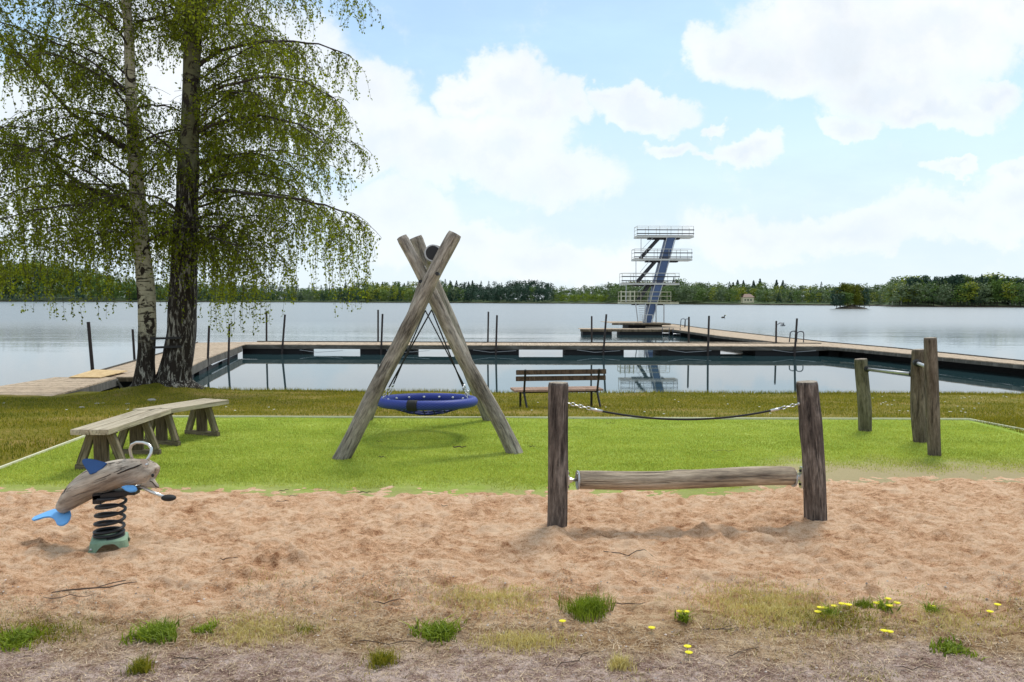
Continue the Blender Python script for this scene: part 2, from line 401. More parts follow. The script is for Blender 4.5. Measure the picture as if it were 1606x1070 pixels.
def logm(name, p0, p1, ra, rb, mat, parent, bulge=0.05, seg=28, rings=40, seed=0, wob=0.012, knots=2, cap='end_grain'):
    """A turned log: mesh in its own frame, z along the grain."""
    p0, p1 = Vector(p0), Vector(p1); L_ = (p1 - p0).length; x, y, z = frame(p1 - p0)
    vs = []; kn = [(random.Random(seed * 9 + k).uniform(0.2, 0.8) * L_, random.Random(seed * 9 + k + 5).uniform(0, 6.28)) for k in range(knots)]
    for i in range(rings + 1):
        t = i / rings; zz = t * L_; e = 1.0
        if i in (0, rings): e = 0.93
        off = Vector((mnoise.noise((seed, zz * 1.1, 0)), mnoise.noise((seed, zz * 1.1, 9)), 0)) * wob
        for k in range(seg):
            a = 2 * math.pi * k / seg; r = ra + (rb - ra) * t
            r *= 1 + bulge * mnoise.noise((math.cos(a) * 1.1 + seed, math.sin(a) * 1.1, zz * 1.6)) + bulge * 0.5 * mnoise.noise((math.cos(a) * 4 + seed, math.sin(a) * 4, zz * 2.2))
            for (kz, ka) in kn:
                da = math.cos(a - ka); g = math.exp(-((zz - kz) / (ra * 1.1)) ** 2) * max(0, da) ** 5; r += ra * 0.10 * g
            r *= e
            vs.append((math.cos(a) * r + off.x, math.sin(a) * r + off.y, zz))
    fs = [(i * seg + k, i * seg + (k + 1) % seg, (i + 1) * seg + (k + 1) % seg, (i + 1) * seg + k) for i in range(rings) for k in range(seg)]
    mi = [0] * len(fs); fs += [tuple(range(seg - 1, -1, -1)), tuple(rings * seg + k for k in range(seg))]; mi += [1, 1]
    me = bpy.data.meshes.new(name); me.from_pydata(vs, [], fs); me.materials.append(MATS[mat]); me.materials.append(MATS[cap])
    me.polygons.foreach_set('material_index', mi); me.polygons.foreach_set('use_smooth', [m == 0 for m in mi]); me.update()
    o = bpy.data.objects.new(name, me); lnk(o, parent); put(o, parent, Matrix.Translation(p0) @ Matrix((x, y, z)).transposed().to_4x4()); return o

def plankm(name, p0, p1, wd, th, mat, parent, hint=(0, 0, 1), bevel=0.004):
    p0, p1 = Vector(p0), Vector(p1); ax = frame(p1 - p0, hint)
    return MB().bar(p0, p1, wd, th, hint).build(name, mat, parent, bevel=bevel, axes=ax, org=p0)

def chain(mb, p0, p1, lw=0.009, ll=0.030, r=0.0032, sag=0.0):
    p0, p1 = Vector(p0), Vector(p1); n = max(2, int((p1 - p0).length / (ll * 0.78))); x, y, z = frame(p1 - p0)
    for i in range(n):
        t = (i + 0.5) / n; c = p0.lerp(p1, t) - Vector((0, 0, sag * 4 * t * (1 - t))); a, b = (x, y) if i % 2 else (y, x)
        pts = [c + z * (math.cos(q) * ll / 2) + a * (math.sin(q) * lw) for q in [2 * math.pi * k / 10 for k in range(10)]]
        mb.tube(pts, r, 5, closed=True)
    return mb

# ------------------------------------------------------------------ noise grids (numpy)
def vnoise(x, y, seed=0):
    r = np.random.default_rng(seed); T = r.random((256, 256))
    xi = np.floor(x).astype(int); yi = np.floor(y).astype(int); fx = x - xi; fy = y - yi
    fx = fx * fx * (3 - 2 * fx); fy = fy * fy * (3 - 2 * fy)
    a = T[xi & 255, yi & 255]; b = T[(xi + 1) & 255, yi & 255]; c = T[xi & 255, (yi + 1) & 255]; d = T[(xi + 1) & 255, (yi + 1) & 255]
    return (a * (1 - fx) + b * fx) * (1 - fy) + (c * (1 - fx) + d * fx) * fy - 0.5
def fbm(x, y, f, oct=4, seed=0, g=0.5):
    s = 0; a = 1
    for i in range(oct): s = s + a * vnoise(x * f + i * 17.3, y * f + i * 5.7, seed + i); f *= 2; a *= g
    return s
def sstep(a, b, v): t = np.clip((v - a) / (b - a), 0, 1); return t * t * (3 - 2 * t)

# ------------------------------------------------------------------ ground
T1 = P(228, 618, 17.0); T2 = P(273, 613, 17.3)
def ground_z(X, Y):
    X = np.asarray(X, float); Y = np.asarray(Y, float)
    t = np.clip(Y - 10, 0, 8.3); z = -(0.108 * t - 0.0034 * t * t)
    z = z + 0.03 * fbm(X, Y, 0.5, 3, 3) * sstep(9.9, 11.5, Y)
    for (q, a, s) in ((T1, 0.14, 0.8), (T2, 0.20, 1.0)): z = z + a * np.exp(-((X - q.x) ** 2 + (Y - q.y) ** 2) / s ** 2)
    shore = 18.25 + 0.5 * fbm(X, X * 0, 0.35, 3, 8)
    z = np.where(Y > shore, z - 1.0 * sstep(0, 0.9, Y - shore) - 0.16 * np.clip(Y - shore, 0, 12), z)
    return z
def gz(X, Y): return float(ground_z(X, Y))

CL, CR, CF = -4.93, 6.05, 9.95           # turf limits left, right, far edge
tl = G(0, 738); tr_ = G(1606, 677); tfl = G(210, 657.5); tfr = G(1500, 656.5)

def m_ground():
    t = MT('lawn_soil', 0.95, 0.1); p = t.co('Position')
    a = t.noise(p, 0.8, 6, 0.7); b = t.noise(t.co('Position', off=(9, 4, 0)), 22, 5, 0.7)
    f = t.math('ADD', t.math('MULTIPLY', a, 0.65), t.math('MULTIPLY', b, 0.35))
    g = t.rmp(f, [(0.36, (0.10, 0.105, 0.010)), (0.48, (0.17, 0.15, 0.018)), (0.58, (0.28, 0.20, 0.06))])
    # worn sandy soil round the play area in front
    sep = t.N('ShaderNodeSeparateXYZ'); t.L(p, sep.inputs[0]); yv = t.math('ADD', sep.outputs[1], t.math('MULTIPLY', t.math('SUBTRACT', a, 0.5), 1.5))
    mr = t.N('ShaderNodeMapRange', interpolation_type='SMOOTHSTEP'); t.L(yv, mr.inputs[0]); mr.inputs[1].default_value = 5.6; mr.inputs[2].default_value = 6.8
    t.col(t.mix(mr.outputs[0], t.mix(b, (0.34, 0.215, 0.15), (0.50, 0.33, 0.24)), g)); t.bump(b, 0.7, 0.03); MATS['lawn_soil'] = t.m
m_ground()
def build_ground():
    xs = np.unique(np.concatenate([np.array([-3000, -800, -200, -80, -40, -28]), np.arange(-22, 22.01, 0.22), np.array([28, 40, 80, 200, 800, 3000])]))
    ys = np.unique(np.concatenate([np.array([-60, -20, -5]), np.arange(0, 9.7, 0.4), np.arange(9.75, 20.6, 0.12), np.array([22, 25, 30, 60, 200, 700, 1500, 3000])]))
    X, Y = np.meshgrid(xs, ys); Z = ground_z(X, Y)
    Z = np.where(Y < 9.6, -0.06, Z)
    inside = (X > -4.75) & (X < 5.9) & (Y < 9.8); Z = np.where(inside & (Y > 1.8), -0.12, Z)
    Z = np.where((~inside) & (Y < 9.8), 0.0 + 0.02 * fbm(X, Y, 0.7, 3, 5), Z)
    Z = np.where((~inside) & (Y < 7.2) & (np.abs(X) < 9), -0.07, Z)
    n, m = X.shape; idx = np.arange(n * m).reshape(n, m)
    F4 = np.stack([idx[:-1, :-1], idx[:-1, 1:], idx[1:, 1:], idx[1:, :-1]], -1).reshape(-1, 4)
    o = npmesh('ground', np.stack([X, Y, Z], -1).reshape(-1, 3), F4, 'lawn_soil', smooth=True); tag(o, kind='structure'); return o
build_ground()

# artificial turf sheet
def m_turf():
    t = MT('turf', 0.9, 0.15); p = t.co('Position')
    a = t.noise(t.co('Position', (0.5, 1.3, 1)), 1.6, 6, 0.65); b = t.noise(t.co('Position', (1, 1.6, 1)), 55, 5, 0.8)
    c3 = t.noise(t.co('Position', (0.6, 2.6, 1), (3, 3, 3)), 5.0, 6, 0.7)
    f = t.math('ADD', t.math('ADD', t.math('MULTIPLY', a, 0.36), t.math('MULTIPLY', b, 0.40)), t.math('MULTIPLY', c3, 0.24))
    g = t.rmp(f, [(0.38, (0.15, 0.24, 0.020)), (0.485, (0.285, 0.40, 0.040)), (0.58, (0.45, 0.54, 0.11))])
    # sand trodden into the turf near the pit and round the right of the log roller
    sep = t.N('ShaderNodeSeparateXYZ'); t.L(p, sep.inputs[0])
    def mr(v, lo, hi):
        n = t.N('ShaderNodeMapRange', interpolation_type='SMOOTHSTEP'); t.L(v, n.inputs[0]); n.inputs[1].default_value = lo; n.inputs[2].default_value = hi; return n.outputs[0]
    nz = t.math('MULTIPLY', t.math('SUBTRACT', t.noise(p, 2.2, 6, 0.75), 0.5), 1.3)
    yv = t.math('ADD', sep.outputs[1], nz)
    xr = mr(sep.outputs[0], 1.6, 2.9)
    lim = t.math('ADD', t.math('MULTIPLY', xr, 1.15), 6.15)
    s1 = t.math('SUBTRACT', 1.0, mr(t.math('SUBTRACT', yv, lim), -0.35, 0.45))
    s1 = t.math('MULTIPLY', s1, t.math('ADD', 0.55, t.math('MULTIPLY', xr, 0.35)))
    t.col(t.mix(s1, g, t.mix(b, (0.36, 0.27, 0.15), (0.56, 0.44, 0.27)))); t.bump(t.math('ADD', b, t.math('MULTIPLY', c3, 0.25)), 0.9, 0.02); MATS['turf'] = t.m
m_turf()
def build_turf():
    def lx(Y): return tl.x + (tfl.x - tl.x) * (Y - tl.y) / (tfl.y - tl.y)
    def rx(Y): return tr_.x + (tfr.x - tr_.x) * (Y - tr_.y) / (tfr.y - tr_.y)
    ys = np.linspace(5.65, 9.95, 90); us = np.linspace(0, 1, 160)
    U, Y = np.meshgrid(us, ys); X = lx(Y) * (1 - U) + rx(Y) * U
    Z = 0.012 + 0.012 * fbm(X, Y, 1.2, 3, 21)
    n, m = X.shape; idx = np.arange(n * m).reshape(n, m)
    F4 = np.stack([idx[:-1, :-1], idx[:-1, 1:], idx[1:, 1:], idx[1:, :-1]], -1).reshape(-1, 4)
    o = npmesh('turf', np.stack([X, Y, Z], -1).reshape(-1, 3), F4, 'turf', smooth=True); tag(o, kind='structure')
    mb = MB(); e = 0.02
    pts = [(lx(6.0), 6.0), (lx(9.95), 9.95), (rx(9.95), 9.95), (rx(6.4), 6.4)]
    for a, b in zip(pts[:-1], pts[1:]):
        mb.bar((a[0], a[1], 0.012), (b[0], b[1], 0.012), 0.022, 0.045)
    tag(mb.build('turf_edging', 'edging'), kind='structure')
build_turf()

# sand pit
def m_sand():
    t = MT('sand', 0.95, 0.1); p = t.co('Position')
    a = t.noise(p, 3.2, 6, 0.7); b = t.noise(p, 130, 4, 0.8); c = t.noise(t.co('Position', (.6, 1, 1), off=(7, 7, 0)), 20, 7, 0.8)
    f = t.math('ADD', t.math('ADD', t.math('MULTIPLY', a, 0.25), t.math('MULTIPLY', b, 0.33)), t.math('MULTIPLY', c, 0.42))
    s = t.rmp(f, [(0.405, (0.31, 0.130, 0.058)), (0.475, (0.71, 0.405, 0.225)), (0.55, (0.93, 0.655, 0.44))])
    sep = t.N('ShaderNodeSeparateXYZ'); t.L(p, sep.inputs[0])
    def mr(v, lo, hi):
        n = t.N('ShaderNodeMapRange', interpolation_type='SMOOTHSTEP'); t.L(v, n.inputs[0]); n.inputs[1].default_value = lo; n.inputs[2].default_value = hi; return n.outputs[0]
    nz = t.math('MULTIPLY', t.math('SUBTRACT', t.noise(p, 1.7, 6, 0.7), 0.5), 1.1)
    yv = t.math('ADD', sep.outputs[1], nz)
    litter = t.rmp(f, [(0.415, (0.15, 0.075, 0.032)), (0.485, (0.42, 0.26, 0.135)), (0.56, (0.70, 0.50, 0.29))])
    gravel = t.rmp(f, [(0.415, (0.14, 0.075, 0.055)), (0.485, (0.43, 0.285, 0.225)), (0.55, (0.74, 0.57, 0.49))])
    col = t.mix(mr(yv, 3.40, 3.85), litter, s); col = t.mix(mr(yv, 3.05, 3.40), gravel, col)
    t.col(col); t.bump(t.math('ADD', t.math('MULTIPLY', b, .5), c), 1.0, 0.03); MATS['sand'] = t.m
m_sand()
dol = G(172, 858)
def sand_edge(X): return 6.17 + 0.50 * sstep(1.7, 2.9, X) + 0.10 * fbm(X, X * 0 + 3, 1.3, 4, 44)
def sand_h(X, Y):
    h = 0.012 * fbm(X, Y, 1.6, 3, 31) + 0.024 * np.abs(fbm(X * 0.6, Y, 5.0, 4, 37, 0.65)) * 2 - 0.008 + 0.032 * np.abs(fbm(X * .6, Y, 11, 3, 41, 0.7)) + 0.010 * fbm(X * .7, Y, 27, 2, 43, 0.7)
    return h
_r = np.random.default_rng(5)
DENTS = [( _r.uniform(-6, 6), _r.uniform(3.7, 7.0), _r.uniform(0.045, 0.10), _r.uniform(0.006, 0.022), _r.uniform(0, 3.14)) for _ in range(950)]
MOUNDS = [(G(455, 900), 0.26, 0.20, 0.10), (G(370, 935), 0.25, 0.16, 0.045), (G(600, 925), 0.30, 0.15, 0.05), (G(500, 940), 0.2, 0.12, 0.04), (G(873, 845), 0.22, 0.15, 0.03), (G(1278, 836), 0.22, 0.15, 0.035), (G(150, 880), .3, .2, .03)]
def build_sand():
    rows, cols = 560, 880
    t = np.linspace(0, 1, rows); ys = 1 / (1 / 2.2 + (1 / 7.6 - 1 / 2.2) * t); ss = np.linspace(-1, 1, cols)
    Sx, Y = np.meshgrid(ss, ys); X = Sx * (0.74 * Y + 1.6)
    h = sand_h(X, Y)
    for (cx, cy, r, d, a) in DENTS:
        j0 = np.searchsorted(ys, cy - 0.4); j1 = np.searchsorted(ys, cy + 0.4)
        if j1 <= j0: continue
        xx = X[j0:j1] - cx; yy = Y[j0:j1] - cy; ca, sa = math.cos(a), math.sin(a)
        q = ((xx * ca + yy * sa) / (r * 1.5)) ** 2 + ((-xx * sa + yy * ca) / r) ** 2
        h[j0:j1] += -d * np.exp(-q * 1.6) + d * 0.55 * np.exp(-(np.sqrt(q) - 1.35) ** 2 * 7)
    for (c, sx, sy, a) in MOUNDS:
        m = np.exp(-((X - c.x) / sx) ** 2 - ((Y - c.y) / sy) ** 2); h += a * m * (1 + 0.7 * fbm(X, Y, 9, 3, 77))
    near = 1 - sstep(3.3, 3.85, Y + 0.35 * fbm(X, Y, 1.5, 3, 51)); h = h * (1 - 0.72 * near) + near * 0.006 * fbm(X, Y, 25, 3, 61)
    d = np.sqrt((X - dol.x) ** 2 + (Y - dol.y) ** 2); h = h * sstep(0.05, 0.4, d)
    e = sand_edge(X) - Y + 0.12 * fbm(X, Y, 6, 3, 71)
    h = np.where(e > 0, h * (.45 + .55 * sstep(0, .5, e)) + 0.030 * sstep(0, 0.5, e), h * 0.45 - 0.09 * sstep(0, 0.5, -e))
    h = h - 0.034 * np.exp(-(d / .30) ** 2)
    h = np.where((e > .25) & (d > .6), np.maximum(h, 0.020 + .15 * (h - .02)), h)
    n, m = X.shape; idx = np.arange(n * m).reshape(n, m)
    F4 = np.stack([idx[:-1, :-1], idx[:-1, 1:], idx[1:, 1:], idx[1:, :-1]], -1).reshape(-1, 4)
    o = npmesh('sand', np.stack([X, Y, h], -1).reshape(-1, 3), F4, 'sand', smooth=True); tag(o, kind='structure')
    return X, Y, h, ys, ss
SX, SY, SH, s_ys, s_ss = build_sand()
def sandz(x, y):
    j = min(max(int(np.searchsorted(s_ys, y)), 0), len(s_ys) - 1); s = x / (0.74 * s_ys[j] + 1.6)
    i = min(max(int(np.searchsorted(s_ss, s)), 0), len(s_ss) - 1); return float(SH[j, i])

# lake
def m_water():
    t = MT('water', 0.02, 0.5); p = t.co('Position')
    t.b.inputs['IOR'].default_value = 4.2
    t.col((0.022, 0.050, 0.055))
    big = t.noise(t.co('Position', (0.25, 1, 1)), 0.35, 4, 0.6); sm = t.noise(t.co('Position', (0.35, 1.0, 1)), 2.6, 4, 0.6)
    patch = t.rmp(t.noise(t.co('Position', (0.012, 0.05, 1)), 1.0, 4, 0.6), [(0.42, 0.25), (0.62, 1.0)])
    sep = t.N('ShaderNodeSeparateXYZ'); t.L(p, sep.inputs[0])
    mr = t.N('ShaderNodeMapRange', interpolation_type='SMOOTHSTEP'); t.L(sep.outputs[1], mr.inputs[0]); mr.inputs[1].default_value = 30; mr.inputs[2].default_value = 75
    mr.inputs[3].default_value = 0.035; mr.inputs[4].default_value = 0.8
    h = t.math('MULTIPLY', t.math('MULTIPLY', t.math('ADD', big, t.math('MULTIPLY', sm, 0.35)), patch), mr.outputs[0])
    m2 = t.N('ShaderNodeMapRange', interpolation_type='SMOOTHSTEP'); t.L(sep.outputs[1], m2.inputs[0]); m2.inputs[1].default_value = 36; m2.inputs[2].default_value = 110; m2.inputs[3].default_value = 0.015; m2.inputs[4].default_value = 0.26
    t.L(m2.outputs[0], t.b.inputs['Roughness'])
    t.bump(h, 0.36, 0.30); MATS['water'] = t.m
m_water()
def build_water():
    mb = MB(); mb.add([(-3000, 17.2, WATER), (3000, 17.2, WATER), (3000, 3000, WATER), (-3000, 3000, WATER)], [(0, 1, 2, 3)])
    tag(mb.build('water', 'water'), kind='structure')
build_water()

# ------------------------------------------------------------------ far shore
def shore_at(px):
    return float(np.interp(px, [-600, 0, 220, 450, 700, 860, 1000, 1200, 1310, 1380, 1400, 1606, 1900], [820, 860, 900, 980, 940, 860, 760, 640, 590, 560, 460, 430, 400]))
def top_at(px):
    return float(np.interp(px, [-300, 0, 60, 110, 160, 205, 250, 330, 420, 500, 570, 640, 700, 760, 820, 860, 873, 940, 980, 1060, 1110, 1180, 1250, 1300, 1385, 1400, 1430, 1500, 1560, 1606, 1900],
                           [404, 408, 405, 414, 424, 438, 443, 443, 446, 448, 441, 444, 441, 445, 439, 441, 450, 447, 441, 439, 443, 443, 446, 446, 447, 436, 434, 433, 430, 436, 432]))
plain('shore_mud', (0.075, 0.06, 0.04), 0.95, scale=0.5)
plain('hill_green', (0.05, 0.08, 0.022), 0.95, var=0.3, scale=0.05)
def build_shores():
    px = np.arange(-700, 2300, 12.0); V_ = []; n = len(px)
    for x in px:
        Y = shore_at(x) + 6 * mnoise.noise((x * 0.02, 1, 0)); d = (x - PW / 2) / FPX
        top = top_at(x); hz = P(x, top, Y + 120).z
        hillh = max(4, (hz - 26) * 0.85)
        for (dy, z) in ((0, WATER - 1.5), (1.0, WATER + 0.35), (6, WATER + 0.9), (60, 4), (170, hillh), (500, hillh * 0.8), (700, -4)):
            V_.append((d * (Y + dy), Y + dy, z))
    k = 7; F4 = [(i * k + j, (i + 1) * k + j, (i + 1) * k + j + 1, i * k + j + 1) for i in range(n - 1) for j in range(k - 1)]
    mi = [1 if (q % (k - 1)) >= 2 else 0 for q in range(len(F4))]
    tag(npmesh('far_shore', V_, F4, ['shore_mud', 'hill_green'], smooth=True, mi=mi), kind='structure')
build_shores()

def clump(kind, seed, dens=1.0):
    """unit tree (height 1): foliage tris (centre, size) -> verts, faces"""
    r = np.random.default_rng(seed); n = int({'spruce': 260, 'round': 380, 'birch': 330, 'pine': 260}[kind] * dens)
    if kind == 'spruce':
        h = r.random(n) ** 0.8; rad = 0.19 * (1 - h) ** 0.85 * (0.75 + 0.35 * np.abs(np.sin(h * 38))) + 0.008; a = r.random(n) * 6.283; q = np.sqrt(r.random(n)) * 0.5 + 0.5
        c = np.stack([np.cos(a) * rad * q, np.sin(a) * rad * q, 0.06 + 0.94 * h], -1); s = 0.045 * (1 - h) + 0.016
    elif kind == 'pine':
        nc = 14; cc = np.stack([r.normal(0, 0.11, nc), r.normal(0, 0.11, nc), r.uniform(0.5, 0.95, nc)], -1); k = r.integers(0, nc, n)
        c = cc[k] + r.normal(0, 1, (n, 3)) * [0.055, 0.055, 0.035]; s = np.full(n, 0.034)
    else:
        nc = 20; z = r.uniform(0.18, 0.93, nc); w_ = (0.23 if kind == 'round' else 0.15) * np.sqrt(np.clip(1 - ((z - 0.5) / 0.52) ** 2, 0.05, 1)); a = r.random(nc) * 6.283
        cc = np.stack([np.cos(a) * w_ * 0.8, np.sin(a) * w_ * 0.8, z], -1); k = r.integers(0, nc, n)
        c = cc[k] + r.normal(0, 1, (n, 3)) * [0.06, 0.06, 0.05]; s = np.full(n, 0.032)
    c[:, 2] = np.clip(c[:, 2], 0.02, 1.0); d1 = r.normal(0, 1, (n, 3)); d1 /= np.linalg.norm(d1, axis=1)[:, None]; d2 = r.normal(0, 1, (n, 3)); d2 = np.cross(d1, d2); d2 /= np.linalg.norm(d2, axis=1)[:, None]
    s = (s * r.uniform(0.7, 1.4, n))[:, None]
    V_ = np.stack([c + d1 * s, c - d1 * s * 0.5 + d2 * s * 0.87, c - d1 * s * 0.5 - d2 * s * 0.87], 1).reshape(-1, 3)
    return V_, np.arange(3 * n).reshape(-1, 3)
UNITS = {(k, i): clump(k, 100 + i + 10 * j, 1.0) for j, k in enumerate(('spruce', 'round', 'birch', 'pine')) for i in range(4)}

SPEC = {'spruce': ['far_spruce'], 'round': ['far_green', 'far_grey', 'far_yellow'], 'birch': ['far_birch'], 'pine': ['far_spruce']}
def mix_at(px):
    """(kind, material) weights along the shore"""
    if px < 215: return [('round', 'far_olive', 3), ('round', 'far_green', 4), ('spruce', 'far_spruce', 1.5), ('round', 'far_yellow', 1.2)]
    if px < 500: return [('round', 'far_green', 3), ('spruce', 'far_spruce', 3), ('round', 'far_grey', 2), ('birch', 'far_birch', 1)]
    if px < 575: return [('round', 'far_green', 3), ('spruce', 'far_spruce', 3), ('round', 'far_yellow', 0.6)]
    if px < 650: return [('round', 'far_yellow', 2.2), ('birch', 'far_birch', 3), ('round', 'far_green', 2), ('spruce', 'far_spruce', 1)]
    if px < 720: return [('spruce', 'far_spruce', 4), ('round', 'far_grey', 1.5), ('round', 'far_green', 2), ('birch', 'far_birch', 1)]
    if px < 868: return [('spruce', 'far_spruce', 3), ('pine', 'far_spruce', 3), ('round', 'far_spruce', 5), ('round', 'far_green', 0.5)]
    if px < 955: return [('round', 'far_green', 3), ('round', 'far_grey', 2), ('birch', 'far_birch', 1)]
    if px < 1090: return [('round', 'far_grey', 4), ('round', 'far_green', 3), ('spruce', 'far_spruce', 1)]
    if px < 1300: return [('round', 'far_grey', 4), ('round', 'far_yellow', 1.6), ('round', 'far_green', 3), ('spruce', 'far_spruce', 0.7), ('birch', 'far_birch', 1)]
    return [('round', 'far_grey', 5), ('round', 'far_green', 3), ('round', 'far_yellow', 0.8)]
def far_mass(name, x0, x1, step, rows, lab):
    mats = ['far_spruce', 'far_green', 'far_grey', 'far_yellow', 'far_birch', 'far_olive', 'far_field']; Vs = []; Fs = []; Ms = []; nv = 0
    rr = random.Random(hash(name) % 1000 if False else len(name) * 7 + int(abs(x0)))
    for row in range(rows):
        for q in np.arange(x0, x1, step):
            px = q + rr.uniform(-step, step) * 0.6; Y = shore_at(px) + 4 + row * 26 + rr.uniform(-7, 7)
            w_ = mix_at(px); kind, mt, _ = rr.choices(w_, [a[2] for a in w_])[0]
            fr = (row + 1) / rows; wl = G(px, 480, WATER).z
            base = P(px, 0, Y); basey = WATER + 1.2 + row * 26 / 170 * 3
            tpy = top_at(px) + (rr.uniform(-2.5, 5) if row == rows - 1 else rr.uniform(3, 9) + (1 - fr) * 6)
            if kind == 'spruce' and row == rows - 1: tpy -= rr.uniform(1, 4)
            tz = P(px, tpy, Y).z; xx = P(px, 470, Y).x; bz = basey if row == 0 else max(basey, tz - rr.uniform(19, 28))
            if row == 0 and 872 < px < 955: kind, mt = 'round', 'far_field'; tz = P(px, 461.5, Y).z + rr.uniform(-1, 1)
            h = tz - bz
            if h < 3 or (row < 2 and 1158 < px < 1187): continue
            V_, F3 = UNITS[(kind, rr.randrange(4))]; a = rr.uniform(0, 6.28); ca, sa = math.cos(a), math.sin(a)
            wd = min(h, 24) * rr.uniform(0.9, 1.3); wd = max(wd, 9) * (1.15 if kind == 'round' else 1)
            W = np.stack([(V_[:, 0] * ca - V_[:, 1] * sa) * wd + xx, (V_[:, 0] * sa + V_[:, 1] * ca) * wd + Y, V_[:, 2] * h + bz], -1)
            Vs.append(W); Fs.append(F3 + nv); nv += len(W); Ms.append(np.full(len(F3), mats.index(mt)))
    o = npmesh(name, np.concatenate(Vs), np.concatenate(Fs), mats, mi=np.concatenate(Ms)); tag(o, lab, 'forest', kind='stuff'); return o
far_mass('forest', -420, 218, 7, 4, 'dense green woodland rising on the near left shore behind the birches')
far_mass('forest', 214, 866, 5, 4, 'long dark mixed forest along the far shore behind the swing')
far_mass('forest', 868, 1095, 5, 4, 'forest with a bright lime green strip on the shore behind the diving tower')
far_mass('forest', 1095, 1440, 5, 4, 'grey green leafy forest on the shore around the small house')
far_mass('forest', 1440, 2000, 7, 3, 'distant forest behind the dark tall trees of the right headland')

# tree prototypes standing alone: trunk + crown, shared meshes
TRUNKS = {}
def proto_tree(kind, mat, i, trunk_mat='branch_bark'):
    key = (kind, mat, i)
    if key not in TRUNKS:
        V_, F3 = clump(kind, 500 + i * 3 + len(mat), 2.4)
        me = bpy.data.meshes.new('crown'); me.from_pydata(V_.tolist(), [], F3.tolist()); me.materials.append(MATS[mat])
        mb = MB(); mb.tube([(0, 0, -0.05), (0.004, 0, 0.3), (-0.004, 0.003, 0.65), (0, 0, 0.85)], [0.016, 0.012, 0.008, 0.003], 6)
        mt = bpy.data.meshes.new('trunk'); mt.from_pydata(mb.v, [], mb.f); mt.materials.append(MATS[trunk_mat])
        TRUNKS[key] = (me, mt)
    return TRUNKS[key]
def stand_tree(kind, mat, i, loc, h, wd, name, label, cat, group, trunk_mat='branch_bark', clear=0.0):
    e = empty(name, loc, label, cat, group); me, mt = proto_tree(kind, mat, i, trunk_mat)
    t = bpy.data.objects.new('trunk', mt); lnk(t, e); t.scale = (h, h, h)
    c = bpy.data.objects.new('crown', me); lnk(c, e); c.scale = (wd, wd, h * (1 - clear)); c.location = (0, 0, h * clear); c.rotation_euler = (0, 0, i * 1.7 + loc[0])
    return e
plain('birch_stem', (0.55, 0.53, 0.47), 0.8)
hl = random.Random(11)
specs = []
for px in np.arange(1395, 1640, 5.2):
    k = hl.choices([('round', 'far_spruce'), ('spruce', 'far_spruce'), ('pine', 'far_spruce'), ('round', 'far_green'), ('birch', 'far_birch'), ('birch', 'far_yellow')], [4, 2.5, 3, 2.5, 1.6, 0.9])[0]
    if px < 1425: k = hl.choice([('birch', 'far_yellow'), ('birch', 'far_olive'), ('round', 'far_yellow')])
    specs.append((px + hl.uniform(-2, 2), k))
LB = {('round', 'far_spruce'): 'dark green broad tree in the wooded headland at the right edge',
      ('spruce', 'far_spruce'): 'dark pointed spruce in the wooded headland at the right edge',
      ('pine', 'far_spruce'): 'dark open crowned pine in the wooded headland at the right edge',
      ('round', 'far_green'): 'mid green rounded tree in the wooded headland at the right edge',
      ('birch', 'far_birch'): 'light green birch with a pale stem in the right headland',
      ('birch', 'far_yellow'): 'yellow green slender tree in the wooded right headland',
      ('birch', 'far_olive'): 'olive brown slender tree at the left tip of the right headland',
      ('round', 'far_yellow'): 'yellow green bushy tree at the left tip of the right headland'}
GR = {k: 'headland ' + v for k, v in {('round', 'far_spruce'): 'dark broad trees', ('spruce', 'far_spruce'): 'spruces', ('pine', 'far_spruce'): 'pines', ('round', 'far_green'): 'mid green trees', ('birch', 'far_birch'): 'light birches', ('birch', 'far_yellow'): 'yellow green slender trees', ('birch', 'far_olive'): 'olive trees', ('round', 'far_yellow'): 'yellow green bushy trees'}.items()}
for j, (px, k) in enumerate(specs):
    Y = shore_at(px) + hl.uniform(5, 26); tp = top_at(px) + hl.uniform(-2, 7) + (6 if px < 1425 else 0)
    bz = WATER + 1.0; q = P(px, tp, Y); h = q.z - bz
    nm = {'spruce': 'spruce_tree', 'pine': 'pine_tree', 'birch': 'birch_tree', 'round': 'broadleaf_tree'}[k[0]]
    stand_tree(k[0], k[1], j % 4, (q.x, Y, bz), h, h * hl.uniform(0.62, 0.9), nm, LB[k], 'tree', GR[k], 'birch_stem' if k[0] == 'birch' else 'branch_bark', 0.06)
# spruce tips standing above the far woods
for j, (px, tp) in enumerate([(1157, 437), (1166, 438), (1182, 438), (1192, 435), (1218, 437), (1228, 438), (1150, 441), (706, 438), (716, 438), (735, 440), (741, 438), (600, 440), (626, 441), (634, 442), (592, 441), (668, 440)]):
    Y = shore_at(px) + 88; q = P(px, tp + 2, Y); h = 27
    stand_tree('spruce', 'far_spruce', j % 4, (q.x, Y, q.z - h), h, h * 1.1, 'spruce_tree',
               'dark spruce tip rising above the woods near the small house' if px > 1000 else 'dark spruce tip rising above the far woods beside the swing frame', 'tree', 'spruces above the woods by the house' if px > 1000 else 'spruces above the woods by the swing')
